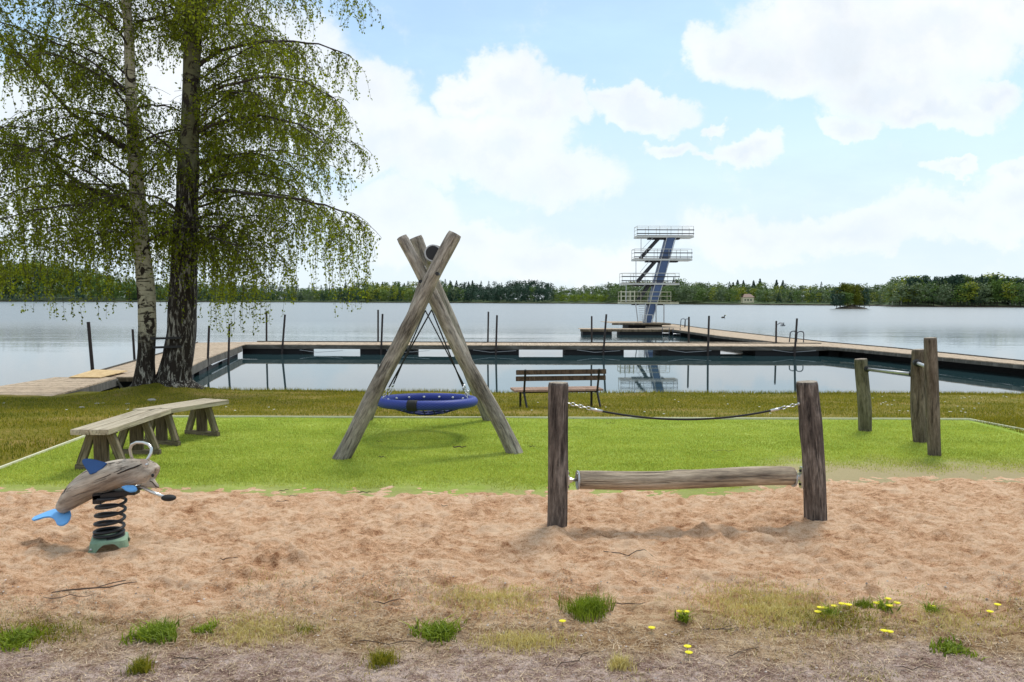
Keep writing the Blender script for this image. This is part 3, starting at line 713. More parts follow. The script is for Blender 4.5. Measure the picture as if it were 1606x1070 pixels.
# island
isl = P(1335, 484.5, 285)
def island():
    c = G(1335, 484.5, WATER); V_ = []; F = []
    rr = 26 * c.y / FPX
    for i in range(7):
        q = i / 6
        for k in range(28):
            a = 2 * math.pi * k / 28; rad = rr * (1.06 - q) * (1 + 0.12 * mnoise.noise((math.cos(a) * 2, math.sin(a) * 2, 3)))
            V_.append((c.x + math.cos(a) * rad, c.y + math.sin(a) * rad * 0.8, WATER - 0.6 + 2.0 * math.sqrt(q) + 0.15 * mnoise.noise((a * 3, q * 5, 0))))
    F = [(i * 28 + k, i * 28 + (k + 1) % 28, (i + 1) * 28 + (k + 1) % 28, (i + 1) * 28 + k) for i in range(6) for k in range(28)]
    o = npmesh('island', V_, F, 'shore_mud', smooth=True); tag(o, kind='structure')
    return c
ic = island()
for j, (px, tp, k, m, lab) in enumerate([(1313, 450, 'round', 'far_spruce', 'leftmost dark tree on the small island'), (1319, 446, 'round', 'far_olive', 'olive tree second from the left on the small island'), (1326, 444, 'round', 'far_olive', 'tallest olive tree left of centre on the small island'),
        (1334, 447, 'birch', 'far_yellow', 'slender yellowish tree at the middle of the small island'), (1341, 446, 'round', 'far_olive', 'round olive tree right of centre on the small island'), (1349, 448, 'round', 'far_olive', 'wide olive tree near the right end of the small island'), (1356, 452, 'round', 'far_spruce', 'rightmost dark low tree on the small island'), (1330, 458, 'round', 'far_green', 'low green bush in front on the small island'), (1346, 460, 'round', 'far_olive', 'low olive bush in front at the right of the small island'), (1317, 460, 'round', 'far_spruce', 'low dark bush in front at the left of the small island')]):
    Y = ic.y + (3.5 if tp < 455 else -2.5) * (1 if j % 2 else 0.6); q = P(px, tp, Y); bz = WATER + 0.5
    stand_tree(k, m, j % 4, (q.x, Y, bz), q.z - bz, 9.5 if tp < 455 else 8, 'island_tree', lab, 'tree', 'trees on the small island')
# house on the far shore
def house():
    Y = shore_at(1172) + 20; c = P(1172, 474, Y); s = Y / FPX; bz = P(1172, 475.5, Y).z
    e = empty('lakeside_house', (c.x, Y, bz), 'small cream house with a brown roof among trees on the far shore', 'house')
    top = P(1172, 466.5, Y).z; rt = P(1172, 461.5, Y).z; hw = 8.5 * s
    MB().box((c.x, Y, (bz + top) / 2), (hw * 2, 7, top - bz)).build('wall', 'house_wall', e)
    mb = MB(); mb.plate([(c.x - hw - .5, Y - 4, top), (c.x + hw + .5, Y - 4, top), (c.x + hw * .6, Y, rt), (c.x - hw * .6, Y, rt)], (0, -1, 1), 0.25)
    mb.plate([(c.x - hw - .5, Y + 4, top), (c.x + hw + .5, Y + 4, top), (c.x + hw * .6, Y, rt), (c.x - hw * .6, Y, rt)], (0, 1, 1), 0.25)
    mb.build('roof', 'roof_tile', e)
    for dx in (-.6, -.1, .45):
        MB().box((c.x + dx * hw, Y - 3.52, bz + (top - bz) * .55), (1.3, .1, 1.3)).build('window', 'window_dark', e)
house()

# ------------------------------------------------------------------ docks
ZD = -0.65
def deck_strip(near, far, zt, bw=0.145, gap=0.012, mi=0):
    """boards across a strip whose two long edges are polylines (lists of Vector/xy)"""
    mb = MB()
    def samp(pl, t):
        pl = [Vector((p[0], p[1])) for p in pl]; ls = [(b - a).length for a, b in zip(pl[:-1], pl[1:])]; T = sum(ls); d = t * T
        for a, b, l in zip(pl[:-1], pl[1:], ls):
            if d <= l: return a.lerp(b, d / l)
            d -= l
        return pl[-1]
    T = sum((Vector(b[:2]) - Vector(a[:2])).length for a, b in zip(near[:-1], near[1:])); n = int(T / bw)
    for i in range(n):
        a = samp(near, i / n); b = samp(near, (i + 1) / n - gap / T); c = samp(far, (i + 1) / n - gap / T); d = samp(far, i / n)
        z0 = zt(a) if callable(zt) else zt; z1 = zt(b) if callable(zt) else zt
        dz = random.uniform(-.003, .003)
        top = [(a.x, a.y, z0 + dz), (b.x, b.y, z1 + dz), (c.x, c.y, z1 + dz), (d.x, d.y, z0 + dz)]; bot = [(v[0], v[1], v[2] - 0.035) for v in top]
        mb.add(top + bot, [(0, 1, 2, 3), (7, 6, 5, 4), (0, 4, 5, 1), (1, 5, 6, 2), (2, 6, 7, 3), (3, 7, 4, 0)])
    return mb
def edge_beam(mb, pl, z, h=0.17, th=0.06, inset=0.0):
    for a, b in zip(pl[:-1], pl[1:]):
        za = z(Vector(a[:2])) if callable(z) else z; zb = z(Vector(b[:2])) if callable(z) else z
        mb.bar((a[0], a[1], za - 0.037 - h / 2), (b[0], b[1], zb - 0.037 - h / 2), th, h)
    return mb
def rub_strip(mb, pl, z):
    for a, b in zip(pl[:-1], pl[1:]):
        mb.bar((a[0], a[1], z + 0.025), (b[0], b[1], z + 0.025), 0.05, 0.05)

GF = lambda px, py: G(px, py, ZD)
mL, mR = GF(379, 541.5), GF(1318, 542.0)
Yn = (mL.y + mR.y) / 2; Yf = Yn + 2.35
e = empty('floating_dock', (0, Yn, ZD), 'long horizontal floating dock running across the picture behind the swing', 'dock')
xl, xr2 = P(379, 541, Yn).x, P(1318, 541, Yn).x
deck_strip([(xl, Yn), (xr2, Yn)], [(xl, Yf), (xr2, Yf)], ZD).build('deck', 'deck_wood', e, axes=(Vector((0, 0, 1)), Vector((1, 0, 0)), Vector((0, 1, 0))), org=(0, Yn, ZD))
for yy in (Yn + .04, Yf - .04):
    edge_beam(MB(), [(xl, yy), (xr2, yy)], ZD, 0.19).build('side_beam', 'beam_grey', e, axes=(Vector((0, 1, 0)), Vector((0, 0, 1)), Vector((1, 0, 0))), org=(0, Yn, ZD))
gaps = [(474, 564), (648, 712), (814, 887), (979, 1037), (1131, 1186), (1286, 1302)]
xs_ = [379] + [g for ab in gaps for g in ab] + [1318]
for a, b in zip(xs_[::2], xs_[1::2]):
    x0, x1 = P(a, 552, Yn).x, P(b, 552, Yn).x
    MB().box(((x0 + x1) / 2, (Yn + Yf) / 2, (ZD - 0.235 + WATER - 0.2) / 2), (x1 - x0, 2.1, (ZD - 0.235) - (WATER - 0.2))).build('float', 'float_black', e)
mb = MB(); rub_strip(mb, [(xl, Yf - .05), (xr2, Yf - .05)], ZD); mb.build('kerb_board', 'beam_grey', e)
mb = MB()
for px in (470, 606, 742, 905, 1048, 1212):                                                  # mooring wire and eyes under the deck edge
    a = P(px, 549, Yn - .03); MB().tube([a, a + Vector((.9, 0, -.12)), a + Vector((2.2, 0, -.03))], 0.012, 5).build('mooring_wire', 'galvanised', e)
# rear widening at the right
e = empty('floating_dock', (P(1180, 536, Yf).x, Yf, ZD), 'low wooden platform against the back of the long dock left of the bend', 'dock')
bx0, bx1 = P(1062, 536, Yf).x, P(1290, 536, Yf).x; Yw = GF(1100, 535).y
deck_strip([(bx0, Yf + .03), (bx1, Yf + .03)], [(bx0, Yw), (bx1, Yw)], ZD - .06).build('deck', 'deck_wood', e)
edge_beam(MB(), [(bx0, Yf + .03), (bx0, Yw), (bx1, Yw)], ZD - .06, .16).build('side_beam', 'beam_grey', e)
# left arm
nearL = [GF(258, 591), GF(295, 576), GF(329, 560), GF(379, 541.5)]; farL = [GF(130, 591), GF(162, 581), GF(214, 566), GF(296, 542.5), GF(310, 537.5)]
e = empty('floating_dock', (-12, 22, ZD), 'broad left arm of the dock running from behind the birches to the corner', 'dock')
na = [(p.x, p.y) for p in nearL] + [(xl, Yf)]; fa = [(p.x, p.y) for p in farL]
deck_strip(na, fa, ZD).build('deck', 'deck_wood', e)
edge_beam(MB(), na[:-1], ZD, .28).build('side_beam', 'beam_grey', e)
mb = edge_beam(MB(), fa, ZD, .19); rub_strip(mb, fa, ZD); mb.build('side_beam', 'beam_grey', e)
edge_beam(MB(), [na[0], fa[0]], ZD, .10).build('end_beam', 'trestle_wood', e)
for t0, t1 in ((0.02, 0.3), (0.36, 0.62), (0.68, 0.97)):
    A = [Vector((na[0][0], na[0][1])).lerp(Vector(na[-2]), t) for t in (t0, t1)]; B = [Vector(fa[0]).lerp(Vector(fa[-2]), t) for t in (t0, t1)]
    A = [a.lerp(b, .05) for a, b in zip(A, B)]; B = [b.lerp(a, .05) for a, b in zip(A, B)]
    mb = MB(); mb.add([(p.x, p.y, z) for z in (WATER - .2, ZD - .15) for p in (A[0], A[1], B[1], B[0])], [(0, 1, 2, 3), (4, 5, 6, 7), (0, 4, 5, 1), (1, 5, 6, 2), (2, 6, 7, 3), (3, 7, 4, 0)]); mb.build('float', 'float_black', e)
mb = MB(); q0, q1 = G(331, 573, ZD - .33), G(375, 553, ZD - .33); mb.tube([q0 + Vector((-.1, .2, .05)), q0, q1], 0.03, 6); mb.build('fender_pipe', 'galvanised', e)
# right arm
far_e = [GF(1030, 508.3), GF(1057, 508.8), GF(1100, 515), GF(1200, 526.5), GF(1300, 537.5), GF(1399, 546), GF(1500, 556), GF(1606, 567), GF(1800, 588)]
near_e = [GF(1012, 513), GF(1042, 515), GF(1080, 520), GF(1130, 527), GF(1200, 534.5), GF(1262, 541), GF(1330, 546), GF(1430, 555.5), GF(1606, 572), GF(1800, 595)]
e = empty('floating_dock', (far_e[3].x, far_e[3].y, ZD), 'long diagonal dock from the diving tower to the right edge', 'dock')
ne = [(p.x, p.y) for p in near_e]; fe = [(p.x, p.y) for p in far_e]
deck_strip(ne, fe, ZD + .004, bw=.16).build('deck', 'deck_wood', e)
mb = edge_beam(MB(), fe, ZD, .17); rub_strip(mb, fe, ZD); mb.build('side_beam', 'beam_grey', e)
edge_beam(MB(), ne[:-1], ZD, .13).build('side_beam', 'beam_grey', e)
for i in range(len(ne) - 1):
    a, b = Vector(ne[i]), Vector(ne[i + 1]); L_ = (b - a).length; d = (b - a).normalized(); nrm = Vector((-d.y, d.x)); nrm = nrm if nrm.x > 0 else -nrm; k = max(1, int(L_ / 5))
    for j in range(k):
        c0 = a + d * (L_ * (j + .01) / k); c1 = a + d * (L_ * (j + (.99 if (i + j) % 4 else .78)) / k); m_ = (c0 + c1) / 2 + nrm * 1.5
        MB().box((m_.x, m_.y, (ZD - .18 + WATER - .2) / 2), (.9, (c1 - c0).length, (ZD - .21) - (WATER - .2)), (Vector((nrm.x, nrm.y, 0)), Vector((d.x, d.y, 0)), Vector((0, 0, 1)))).build('float', 'float_black', e)
# floating rail beside it and stage below the tower
e = empty('floating_dock', GF(960, 516), 'narrow dock pointing left in front of the diving tower', 'dock')
a, b = GF(910, 516), GF(1046, 516.5); Y1 = a.y; Y2 = Y1 + 1.9
deck_strip([(a.x, Y1), (P(1056, 516, Y1).x, Y1)], [(a.x, Y2), (P(1056, 516, Y1).x, Y2)], ZD - .004).build('deck', 'deck_wood', e)
edge_beam(MB(), [(a.x, Y1), (P(1056, 516, Y1).x, Y1)], ZD, .18).build('side_beam', 'trestle_wood', e)
for x0, x1 in ((914, 960), (972, 1052)):
    A, B = P(x0, 516, Y1).x, P(x1, 516, Y1).x
    MB().box(((A + B) / 2, Y1 + .9, (ZD - .22 + WATER - .2) / 2), (B - A, 1.6, (ZD - .22) - (WATER - .2))).build('float', 'float_black', e)
YT = 67.0
e = empty('tower_platform', (P(1000, 506, YT).x, YT, -.45), 'wide wooden platform on the water under the diving tower', 'platform')
zp = P(1000, 506, YT).z
x0, x1 = P(956, 505, YT).x, P(1046, 505, YT).x
deck_strip([(x0, YT - 1.6), (x1, YT - 1.6)], [(x0 - .4, YT + 3.5), (x1 - .8, YT + 3.5)], zp).build('deck', 'deck_wood', e)
edge_beam(MB(), [(x0, YT - 1.6), (x1, YT - 1.6)], zp, .14).build('side_beam', 'trestle_wood', e)
MB().box(((x0 + x1) / 2 + .5, YT + 1, (zp - .2 + WATER - .2) / 2), (x1 - x0 - 2.2, 3.6, (zp - .2) - (WATER - .2))).build('float', 'float_black', e)
# gangway at the left and plywood sheet
A, B, C, D = G(183, 592, ZD + .03), G(107, 589.5, ZD + .03), None, None
zr = -.56
C, D = G(66, 625.5, zr), G(-14, 616, zr); C2 = Vector((C.x - .0, C.y, zr)); Dn = Vector((D.x, C.y, zr))
e = empty('gangway', (C.x, C.y, zr), 'sloping plank gangway from the grass to the left dock arm', 'gangway')
ly = lambda p: ZD + .03 + (zr - ZD - .03) * (A.y - p.y) / (A.y - C.y)
deck_strip([(C.x, C.y), (A.x, A.y)], [(C.x - 2.6, C.y - .2), (A.x - 1.75, A.y)], ly).build('deck', 'deck_wood', e)
edge_beam(MB(), [(C.x, C.y), (A.x, A.y)], ly, .20, .07).build('side_beam', 'beam_grey', e)
edge_beam(MB(), [(C.x - 2.6, C.y), (A.x - 1.75, A.y)], ly, .20, .07).build('side_beam', 'beam_grey', e)
MB().bar((A.x + .06, A.y - .1, ZD - .05), (A.x + .22, A.y + .05, ZD - .45), .12, .05).build('strut', 'beam_grey', e)
mb = MB(); zq = ZD + .06
mb.plate([G(108, 592, zq), G(157, 592.2, zq), G(200, 582, zq), G(148, 580, zq)], (0, 0, 1), .022)
tag(mb.build('plywood_sheet', 'plywood'), 'yellowish plywood sheet lying where the gangway meets the dock', 'plywood sheet')

# mooring poles
def pole(px, pyt, py_b, Yp, r=0.042, lab='', pxb=None, rot=0):
    t = P(px, pyt, Yp); b = P(pxb if pxb is not None else px, py_b, Yp); b2 = Vector((b.x + (b.x - t.x) / max(.1, (t.z - b.z)) * (b.z - WATER + .6), Yp, WATER - .6))
    mb = MB(); mb.tube([b2, b, t], [r, r, r * .95], 10)
    o = mb.build('mooring_pole', 'pole_iron', org=(b2.x, b2.y, b2.z)); tag(o, lab, 'pole', 'mooring poles of the docks'); return o
pole(138.5, 505, 579, 24.0, .055, 'thick leaning iron pole left of the plywood sheet, furthest left', pxb=145)
pole(208, 516.5, 565, 28.3, .045, 'iron pole just left of the white birch, behind the dock arm', pxb=211)
pole(328, 511, 588, 28.6, .045, 'iron pole on the inner side of the left dock arm, nearer the birch', pxb=325)
pole(360, 508, 576, 31.3, .045, 'iron pole on the inner side of the left dock arm, nearer the corner', pxb=358)
pos = [(418, 488.5, 418, 1, 'far iron pole of the pair by the left dock corner'), (447, 493.5, 443, 0, 'near iron pole of the pair by the left dock corner'), (593, 486, 593, 1, 'far iron pole of the pair left of the swing ropes'), (600, 492.5, 598, 0, 'near iron pole of the pair left of the swing ropes'),
       (766, 489, 765, 1, 'far iron pole of the pair right of the swing frame'), (779.5, 494.5, 778, 0, 'near iron pole of the pair right of the swing frame'), (928, 496, 928, 1, 'far iron pole left of the diving tower'), (951, 493, 947, 0, 'near iron pole left of the diving tower'),
       (1080.5, 497, 1080, 1, 'far iron pole right of the diving tower'), (1112, 495.5, 1110.5, 0, 'near iron pole right of the diving tower'), (1217.5, 503.5, 1217, 1, 'short far iron pole left of the hooped ladder'), (1250, 499.5, 1247, 0, 'iron pole standing in front of the hooped ladder')]
for (px, pt, pb, back, lab) in pos:
    pole(px, pt, 545, Yf + .1 if back else Yn - .08, .05 if back else .052, lab, pxb=pb)
# ladders
def ladder(c, wdt, h, dirv, lab, r=.032):
    c = Vector(c); d = Vector(dirv).normalized(); s = Vector((-d.y, d.x, 0)); e = empty('swim_ladder', c, lab, 'ladder', 'swim ladders on the docks')
    for k in (-1, 1):
        pts = [c + s * (k * wdt / 2) - d * .55, c + s * (k * wdt / 2) - d * .5 + Vector((0, 0, h * .75))]
        for a in range(0, 181, 20): pts.append(c + s * (k * wdt / 2) - d * (.25 + .25 * math.cos(R(a))) + Vector((0, 0, h * .78 + h * .22 * math.sin(R(a)))))
        pts.append(c + s * (k * wdt / 2) + Vector((0, 0, -1.0))); MB().tube(pts, r, 6).build('rail', 'dull_steel', e, smooth=True)
    for i in range(3): MB().tube([c - s * wdt / 2 + Vector((0, 0, -.3 - .25 * i)), c + s * wdt / 2 + Vector((0, 0, -.3 - .25 * i))], r, 6).build('rung', 'galvanised', e)
q = GF(1256, 537); ladder((q.x, q.y + .1, ZD), .5, .62, (1, .45, 0), 'hooped swim ladder at the bend of the dock')
q = GF(1078, 513.5); ladder((q.x, q.y, ZD), .55, .75, (1, .5, 0), 'hooped swim ladder on the far side of the diagonal dock')
q = GF(1043, 516.5); ladder((q.x, q.y - .3, ZD), .55, .12, (-.2, -1, 0), 'left swim ladder hanging down in front of the diving tower', .03)
q = GF(1060, 517.5); ladder((q.x, q.y - .3, ZD), .55, .12, (-.2, -1, 0), 'right swim ladder hanging down in front of the diving tower', .03)

# ------------------------------------------------------------------ diving tower
def tower():
    T = lambda px, py, dy=0.0: P(px, py, YT + dy)
    s = YT / FPX; e = empty('diving_tower', T(1014, 506), 'tall blue and white diving tower with four railed platforms on the lake', 'diving tower')
    b, t = T(1014.5, 506), T(1050.5, 372); dx = (t.x - b.x) / (t.z - b.z)
    mb = MB()
    def ring(z, w_):
        x = b.x + dx * (z - b.z); return [(x - w_ / 2, YT - .75, z), (x + w_ / 2, YT - .75, z), (x + w_ / 2, YT + .75, z), (x - w_ / 2, YT + .75, z)]
    zs_ = [(b.z - .2, .42), (b.z + 1.5, .62), (t.z, .68)]; vs = []
    for z, w_ in zs_: vs += ring(z, w_)
    mb.add(vs, [(3, 2, 1, 0), (8, 9, 10, 11)] + [(i * 4 + k, i * 4 + (k + 1) % 4, i * 4 + 4 + (k + 1) % 4, i * 4 + 4 + k) for i in range(2) for k in range(4)]); mb.build('column', 'tower_blue', e)
    mb = MB()
    for sg in (-1, 1):                                   # flange edges of the leaning girder
        p0 = Vector(ring(b.z, .55)[0 if sg < 0 else 1]); p1 = Vector(ring(t.z, .76)[0 if sg < 0 else 1]); o = Vector((sg * .02, -.03, 0)); mb.bar(p0 + o, p1 + o, .06, .07)
    mb.build('column_flange', 'galvanised', e)
    decks = [(998.7, 1088.6, 370.8, 354.5, 1088.6, [360.5, 366.4], 'tower_white'), (994.5, 1086, 407, 390.5, 1086, [396.6, 403], 'tower_white'), (975, 1066, 445, 428.4, 1066, [433.8, 440.4], 'tower_white'), (973, 1065, 475, 457.8, 1053, [464.5, 471], 'tower_cream')]
    W = .85
    for (x0, x1, yd, yr, xr_, mids, mt) in decks:
        a, c = T(x0, yd, -W), T(x1, yd, -W); zd, zt = a.z, T(x0, yr, -W).z
        pl = MB().box(((a.x + c.x) / 2, YT, zd - .02), (c.x - a.x, 2 * W, .13)).build('platform', mt, e, bevel=.01)
        MB().box(((a.x + c.x) / 2, YT, zd - .16), ((c.x - a.x) * .55, W, .10)).build('support_beam', 'tower_dark', e)
        rail = MB(); brd = MB(); xe = T(xr_, yd, -W).x; n = 5
        for sy in (-1, 1):
            y_ = YT + sy * (W - .05)
            for k in range(n + 1):
                x = a.x + .05 + (xe - a.x - .1) * k / n; rail.tube([(x, y_, zd), (x, y_, zt)], .022, 5)
            rail.tube([(a.x + .03, y_, zt), (xe - .03, y_, zt)], .024, 5)
            for m in mids:
                zm = T(x0, m, -W).z
                if mt == 'tower_white' and sy > 0: continue
                (brd if mt == 'tower_white' else rail).box(((a.x + xe) / 2, y_ - .05, zm), (xe - a.x, .035, .085 if mt == 'tower_white' else .04))
        for zz in [zt] + [T(x0, m, -W).z for m in mids]: rail.tube([(a.x + .04, YT - W + .05, zz), (a.x + .04, YT + W - .05, zz)], .022, 5)
        rail.build('railing', 'tower_white' if mt == 'tower_white' else 'tower_cream', pl)
        if brd.v: brd.build('guard_board', 'tower_dark', pl)
        if mt == 'tower_cream':                          # framed box railing at the left of the lowest platform
            bx = MB(); xa, xb = a.x, T(996, yd, -W).x
            for k in range(4):
                x = xa + .06 + (xb - xa - .12) * k / 3; bx.box((x, YT - W - .02, (zd + zt) / 2 + .1), (.09, .07, zt - zd))
            for zz in (zt, (zt + zd) / 2 + .1, zd + .2): bx.box(((xa + xb) / 2, YT - W - .03, zz), (xb - xa, .06, .09))
            bx.build('box_railing', 'tower_cream', pl)
        tag(MB().box(((a.x + c.x) / 2, YT, zd + .095), (c.x - a.x - .1, 2 * W - .1, .02)).build('deck_mat', 'deck_wood', pl))
    def stair(p0, p1, wd, n, mt, nm='stair'):
        mb = MB(); p0, p1 = Vector(p0), Vector(p1)
        for sy in (-1, 1): mb.bar(p0 + Vector((0, sy * wd / 2, 0)), p1 + Vector((0, sy * wd / 2, 0)), .06, .24, (0, 0, 1))
        for i in range(n): c = p0.lerp(p1, (i + .5) / n); mb.box(c, (.24, wd, .04))
        mb.build(nm, mt, e)
    stair(T(1004.5, 405), T(1034.5, 372.5), .8, 12, 'tower_dark'); stair(T(999.5, 442), T(1028.5, 409), .8, 12, 'tower_dark'); stair(T(1001, 471), T(1017.5, 447), .8, 9, 'tower_dark')
    mb = MB()
    for (q0, q1) in (((1000.5, 505.5), (996.8, 475)), ((1010.5, 505.5), (1012.5, 475))): mb.bar(T(*q0, -.9), T(*q1, -.9), .08, .12)
    for i in range(9):
        k = (i + .5) / 9; mb.box((T(1000.8, 505).lerp(T(997, 476), k) + T(1010, 505).lerp(T(1011.8, 476), k)) / 2 + Vector((0, -.9, 0)), (.62, .22, .045))
    mb.build('access_stair', 'galvanised', e)
    mb = MB()
    for (xa, ya, yb) in ((1005.4, 372, 406), (997.4, 408, 444), (982, 446, 474), (1029, 477, 506), (1041.3, 477, 506)):
        MB().tube([T(xa, ya, -.9), T(xa, yb, -.9)], .06 if ya > 470 else .035, 6).build('support_post', 'galvanised', e)
    for q0, q1 in (((1024, 373), (1007, 391)), ((1019, 409), (1004, 427)), ((1012, 447), (1001, 458))): MB().tube([T(*q0, -.95), T(*q1, -.95)], .02, 4).build('stair_handrail', 'galvanised', e)
    mb = MB(); 
    for x in (1008, 1013.5, 1023.5): mb.tube([T(x, 506, -1.3), T(x, 494, -1.3)], .03, 6)
    mb.tube([T(1008, 494, -1.3), T(1023.5, 494, -1.3)], .03, 6); mb.build('stair_rail', 'tower_white', e)
tower()

# ------------------------------------------------------------------ swing
def swing():
    g = lambda px, py: G(px, py)
    A0, B0, C0, D0 = g(534, 721), g(807, 712), g(574, 660), g(769, 661)
    e = empty('swing_frame', ((A0.x + B0.x) / 2, (A0.y + C0.y) / 2, 0), 'crossed grey log frame holding the blue basket swing', 'swing frame')
    yA, yC = A0.y + .18, C0.y - .15
    dn = Vector((0, 0, .12))
    def lg(foot, px, py, Yt, r0_, r1_, seed, m='log_grey'):
        top = P(px, py, Yt); d = (foot - top).normalized(); return logm('leg', foot + d * .10, top, r0_, r1_, m, e, bulge=.10, seed=seed, rings=60, wob=.03)
    rA = 13.2 * A0.y / FPX
    lg(A0, 714, 367, yA + .02, rA * 1.0, rA * .86, 3); lg(B0, 630, 372, yA + .26, rA * 1.0, rA * .72, 5)
    lg(D0, 652, 372, yC - .05, rA * 1.02, rA * 1.02, 8); lg(C0, 692, 388, yC + .22, rA * .95, rA * .9, 11)
    b0 = P(679, 397, yA + .12); b1 = P(680, 414, yC + .02); b1.z = b0.z
    r = 12.0 * b0.y / FPX
    bm = logm('crossbeam', b0, b1, r, r, 'log_grey', e, bulge=.02, seed=14, wob=.004, knots=0)
    d = (b1 - b0).normalized()
    MB().tube([b0 - d * .012, b0 + d * .03], [r * 1.10, r * 1.10], 28).build('end_cap', 'galvanised', bm)
    MB().tube([b0 - d * .016, b0 - d * .008], [r * .93, r * .93], 28).build('end_disc', 'black_metal', bm)
    for (px, py, Y_) in ((687, 430, A0.y + .04), (661, 442, A0.y + .30)):
        c = P(px, py, Y_); MB().tube([c - Vector((0, .10, 0)), c + Vector((0, .02, 0))], .019, 12).build('bolt_hole', 'black_metal', e)
    for k, Yb in enumerate((b0.y + .16, b1.y - .12)):
        c = b0.lerp(b1, (Yb - b0.y) / (b1.y - b0.y)); MB().tube([c + Vector((math.cos(a), 0, math.sin(a))) * (r + .006) for a in [k_ * 2 * math.pi / 24 for k_ in range(24)]], .008, 6, closed=True).build('hanger_band', 'galvanised', bm)
    # basket
    c = P(670, 629.5, 8.62); s = empty('basket_swing', c, 'round blue basket swing hanging on black ropes inside the log frame', 'basket swing')
    Rr, rt = .54, .054; V_ = []; F = []; n, m = 72, 18
    tilt = Matrix.Rotation(R(-2.6), 3, 'X')
    for i in range(n):
        a = 2 * math.pi * i / n
        for k in range(m):
            b = 2 * math.pi * k / m; V_.append(tilt @ Vector(((Rr + rt * math.cos(b)) * math.cos(a), (Rr + rt * math.cos(b)) * math.sin(a), rt * math.sin(b))))
    F = [(i * m + k, ((i + 1) % n) * m + k, ((i + 1) % n) * m + (k + 1) % m, i * m + (k + 1) % m) for i in range(n) for k in range(m)]
    me = bpy.data.meshes.new('ring'); me.from_pydata(V_, [], F); uv = me.uv_layers.new(name='UVMap'); j = 0
    for i in range(n):
        for k in range(m):
            for (di, dk) in ((0, 0), (1, 0), (1, 1), (0, 1)): uv.data[j].uv = ((i + di) / n, (k + dk) / m); j += 1
    me.materials.append(MATS['rope_blue']); me.polygons.foreach_set('use_smooth', [True] * len(me.polygons)); me.update(); lnk(bpy.data.objects.new('ring', me), s)
    net = MB(); N_ = 9
    def sagz(x, y): return -.15 * max(0, 1 - (x * x + y * y) / (Rr * Rr)) - .0
    for i in range(-4, 5):
        x = i * Rr / 4.7; L_ = math.sqrt(max(0, Rr * Rr - x * x)) * .97
        for sw in (0, 1):
            pts = []
            for k in range(13):
                y = -L_ + 2 * L_ * k / 12; p = (x, y) if sw == 0 else (y, x); pts.append(c + tilt @ Vector((p[0], p[1], sagz(*p))))
            net.tube(pts, .009, 5)
    for rr_ in (.12, .24, .36, .45): net.tube([c + tilt @ Vector((math.cos(a) * rr_, math.sin(a) * rr_, sagz(rr_, 0) - .004)) for a in [k * 2 * math.pi / 40 for k in range(40)]], .008, 5, closed=True)
    net.build('net', 'net_navy', s, smooth=True)
    for k in range(16):
        a = 2 * math.pi * (k + .5) / 16; q = c + tilt @ Vector((math.cos(a) * (Rr - rt - .002), math.sin(a) * (Rr - rt - .002), .012)); MB().ball(q, (.016, .016, .012), 8, 5).build('net_clip', 'white_plastic', s, smooth=True)
    # black sleeve
    mb = MB(); a0 = -math.pi / 2 - .18
    mb.tube([c + tilt @ Vector((math.cos(a) * Rr, math.sin(a) * Rr, 0)) for a in [a0 - .10 + .05 * k for k in range(5)]], rt + .006, 20, cap=True); mb.build('sleeve', 'black_rubber', s, smooth=True)
    # chains and ropes
    h0 = P(677, 437, b0.y + .16 + .35); 
    for (px, yt, yb, Yh, ang) in ((677, 452, 486, c.y - .30, (-1)), (667, 437, 487, c.y + .35, (1))):
        top = P(px, yt, Yh); top.z = b0.z - r; bot = P(px, yb, Yh); top.x = bot.x + .0
        ch = MB(); chain(ch, top, bot, .012, .045, .005); ch.ball(bot + Vector((0, 0, .12)), (.022, .022, .03), 10, 6); ch.build('chain', 'steel', s, smooth=True)
        for sx in (-1, 1):
            a = math.atan2(ang * .36, sx * .92); q = c + tilt @ Vector((math.cos(a) * (Rr - .01), math.sin(a) * (Rr - .01), rt * .6)); d = (bot - q).normalized(); q2 = q + d * .13
            MB().tube([q2, bot], .0085, 8).build('rope', 'black_rubber', s, smooth=True)
            cc = MB(); chain(cc, q, q2, .014, .045, .005); cc.tube([q2, q2 + d * .04], .013, 8); cc.build('shackle', 'steel', s, smooth=True)
swing()

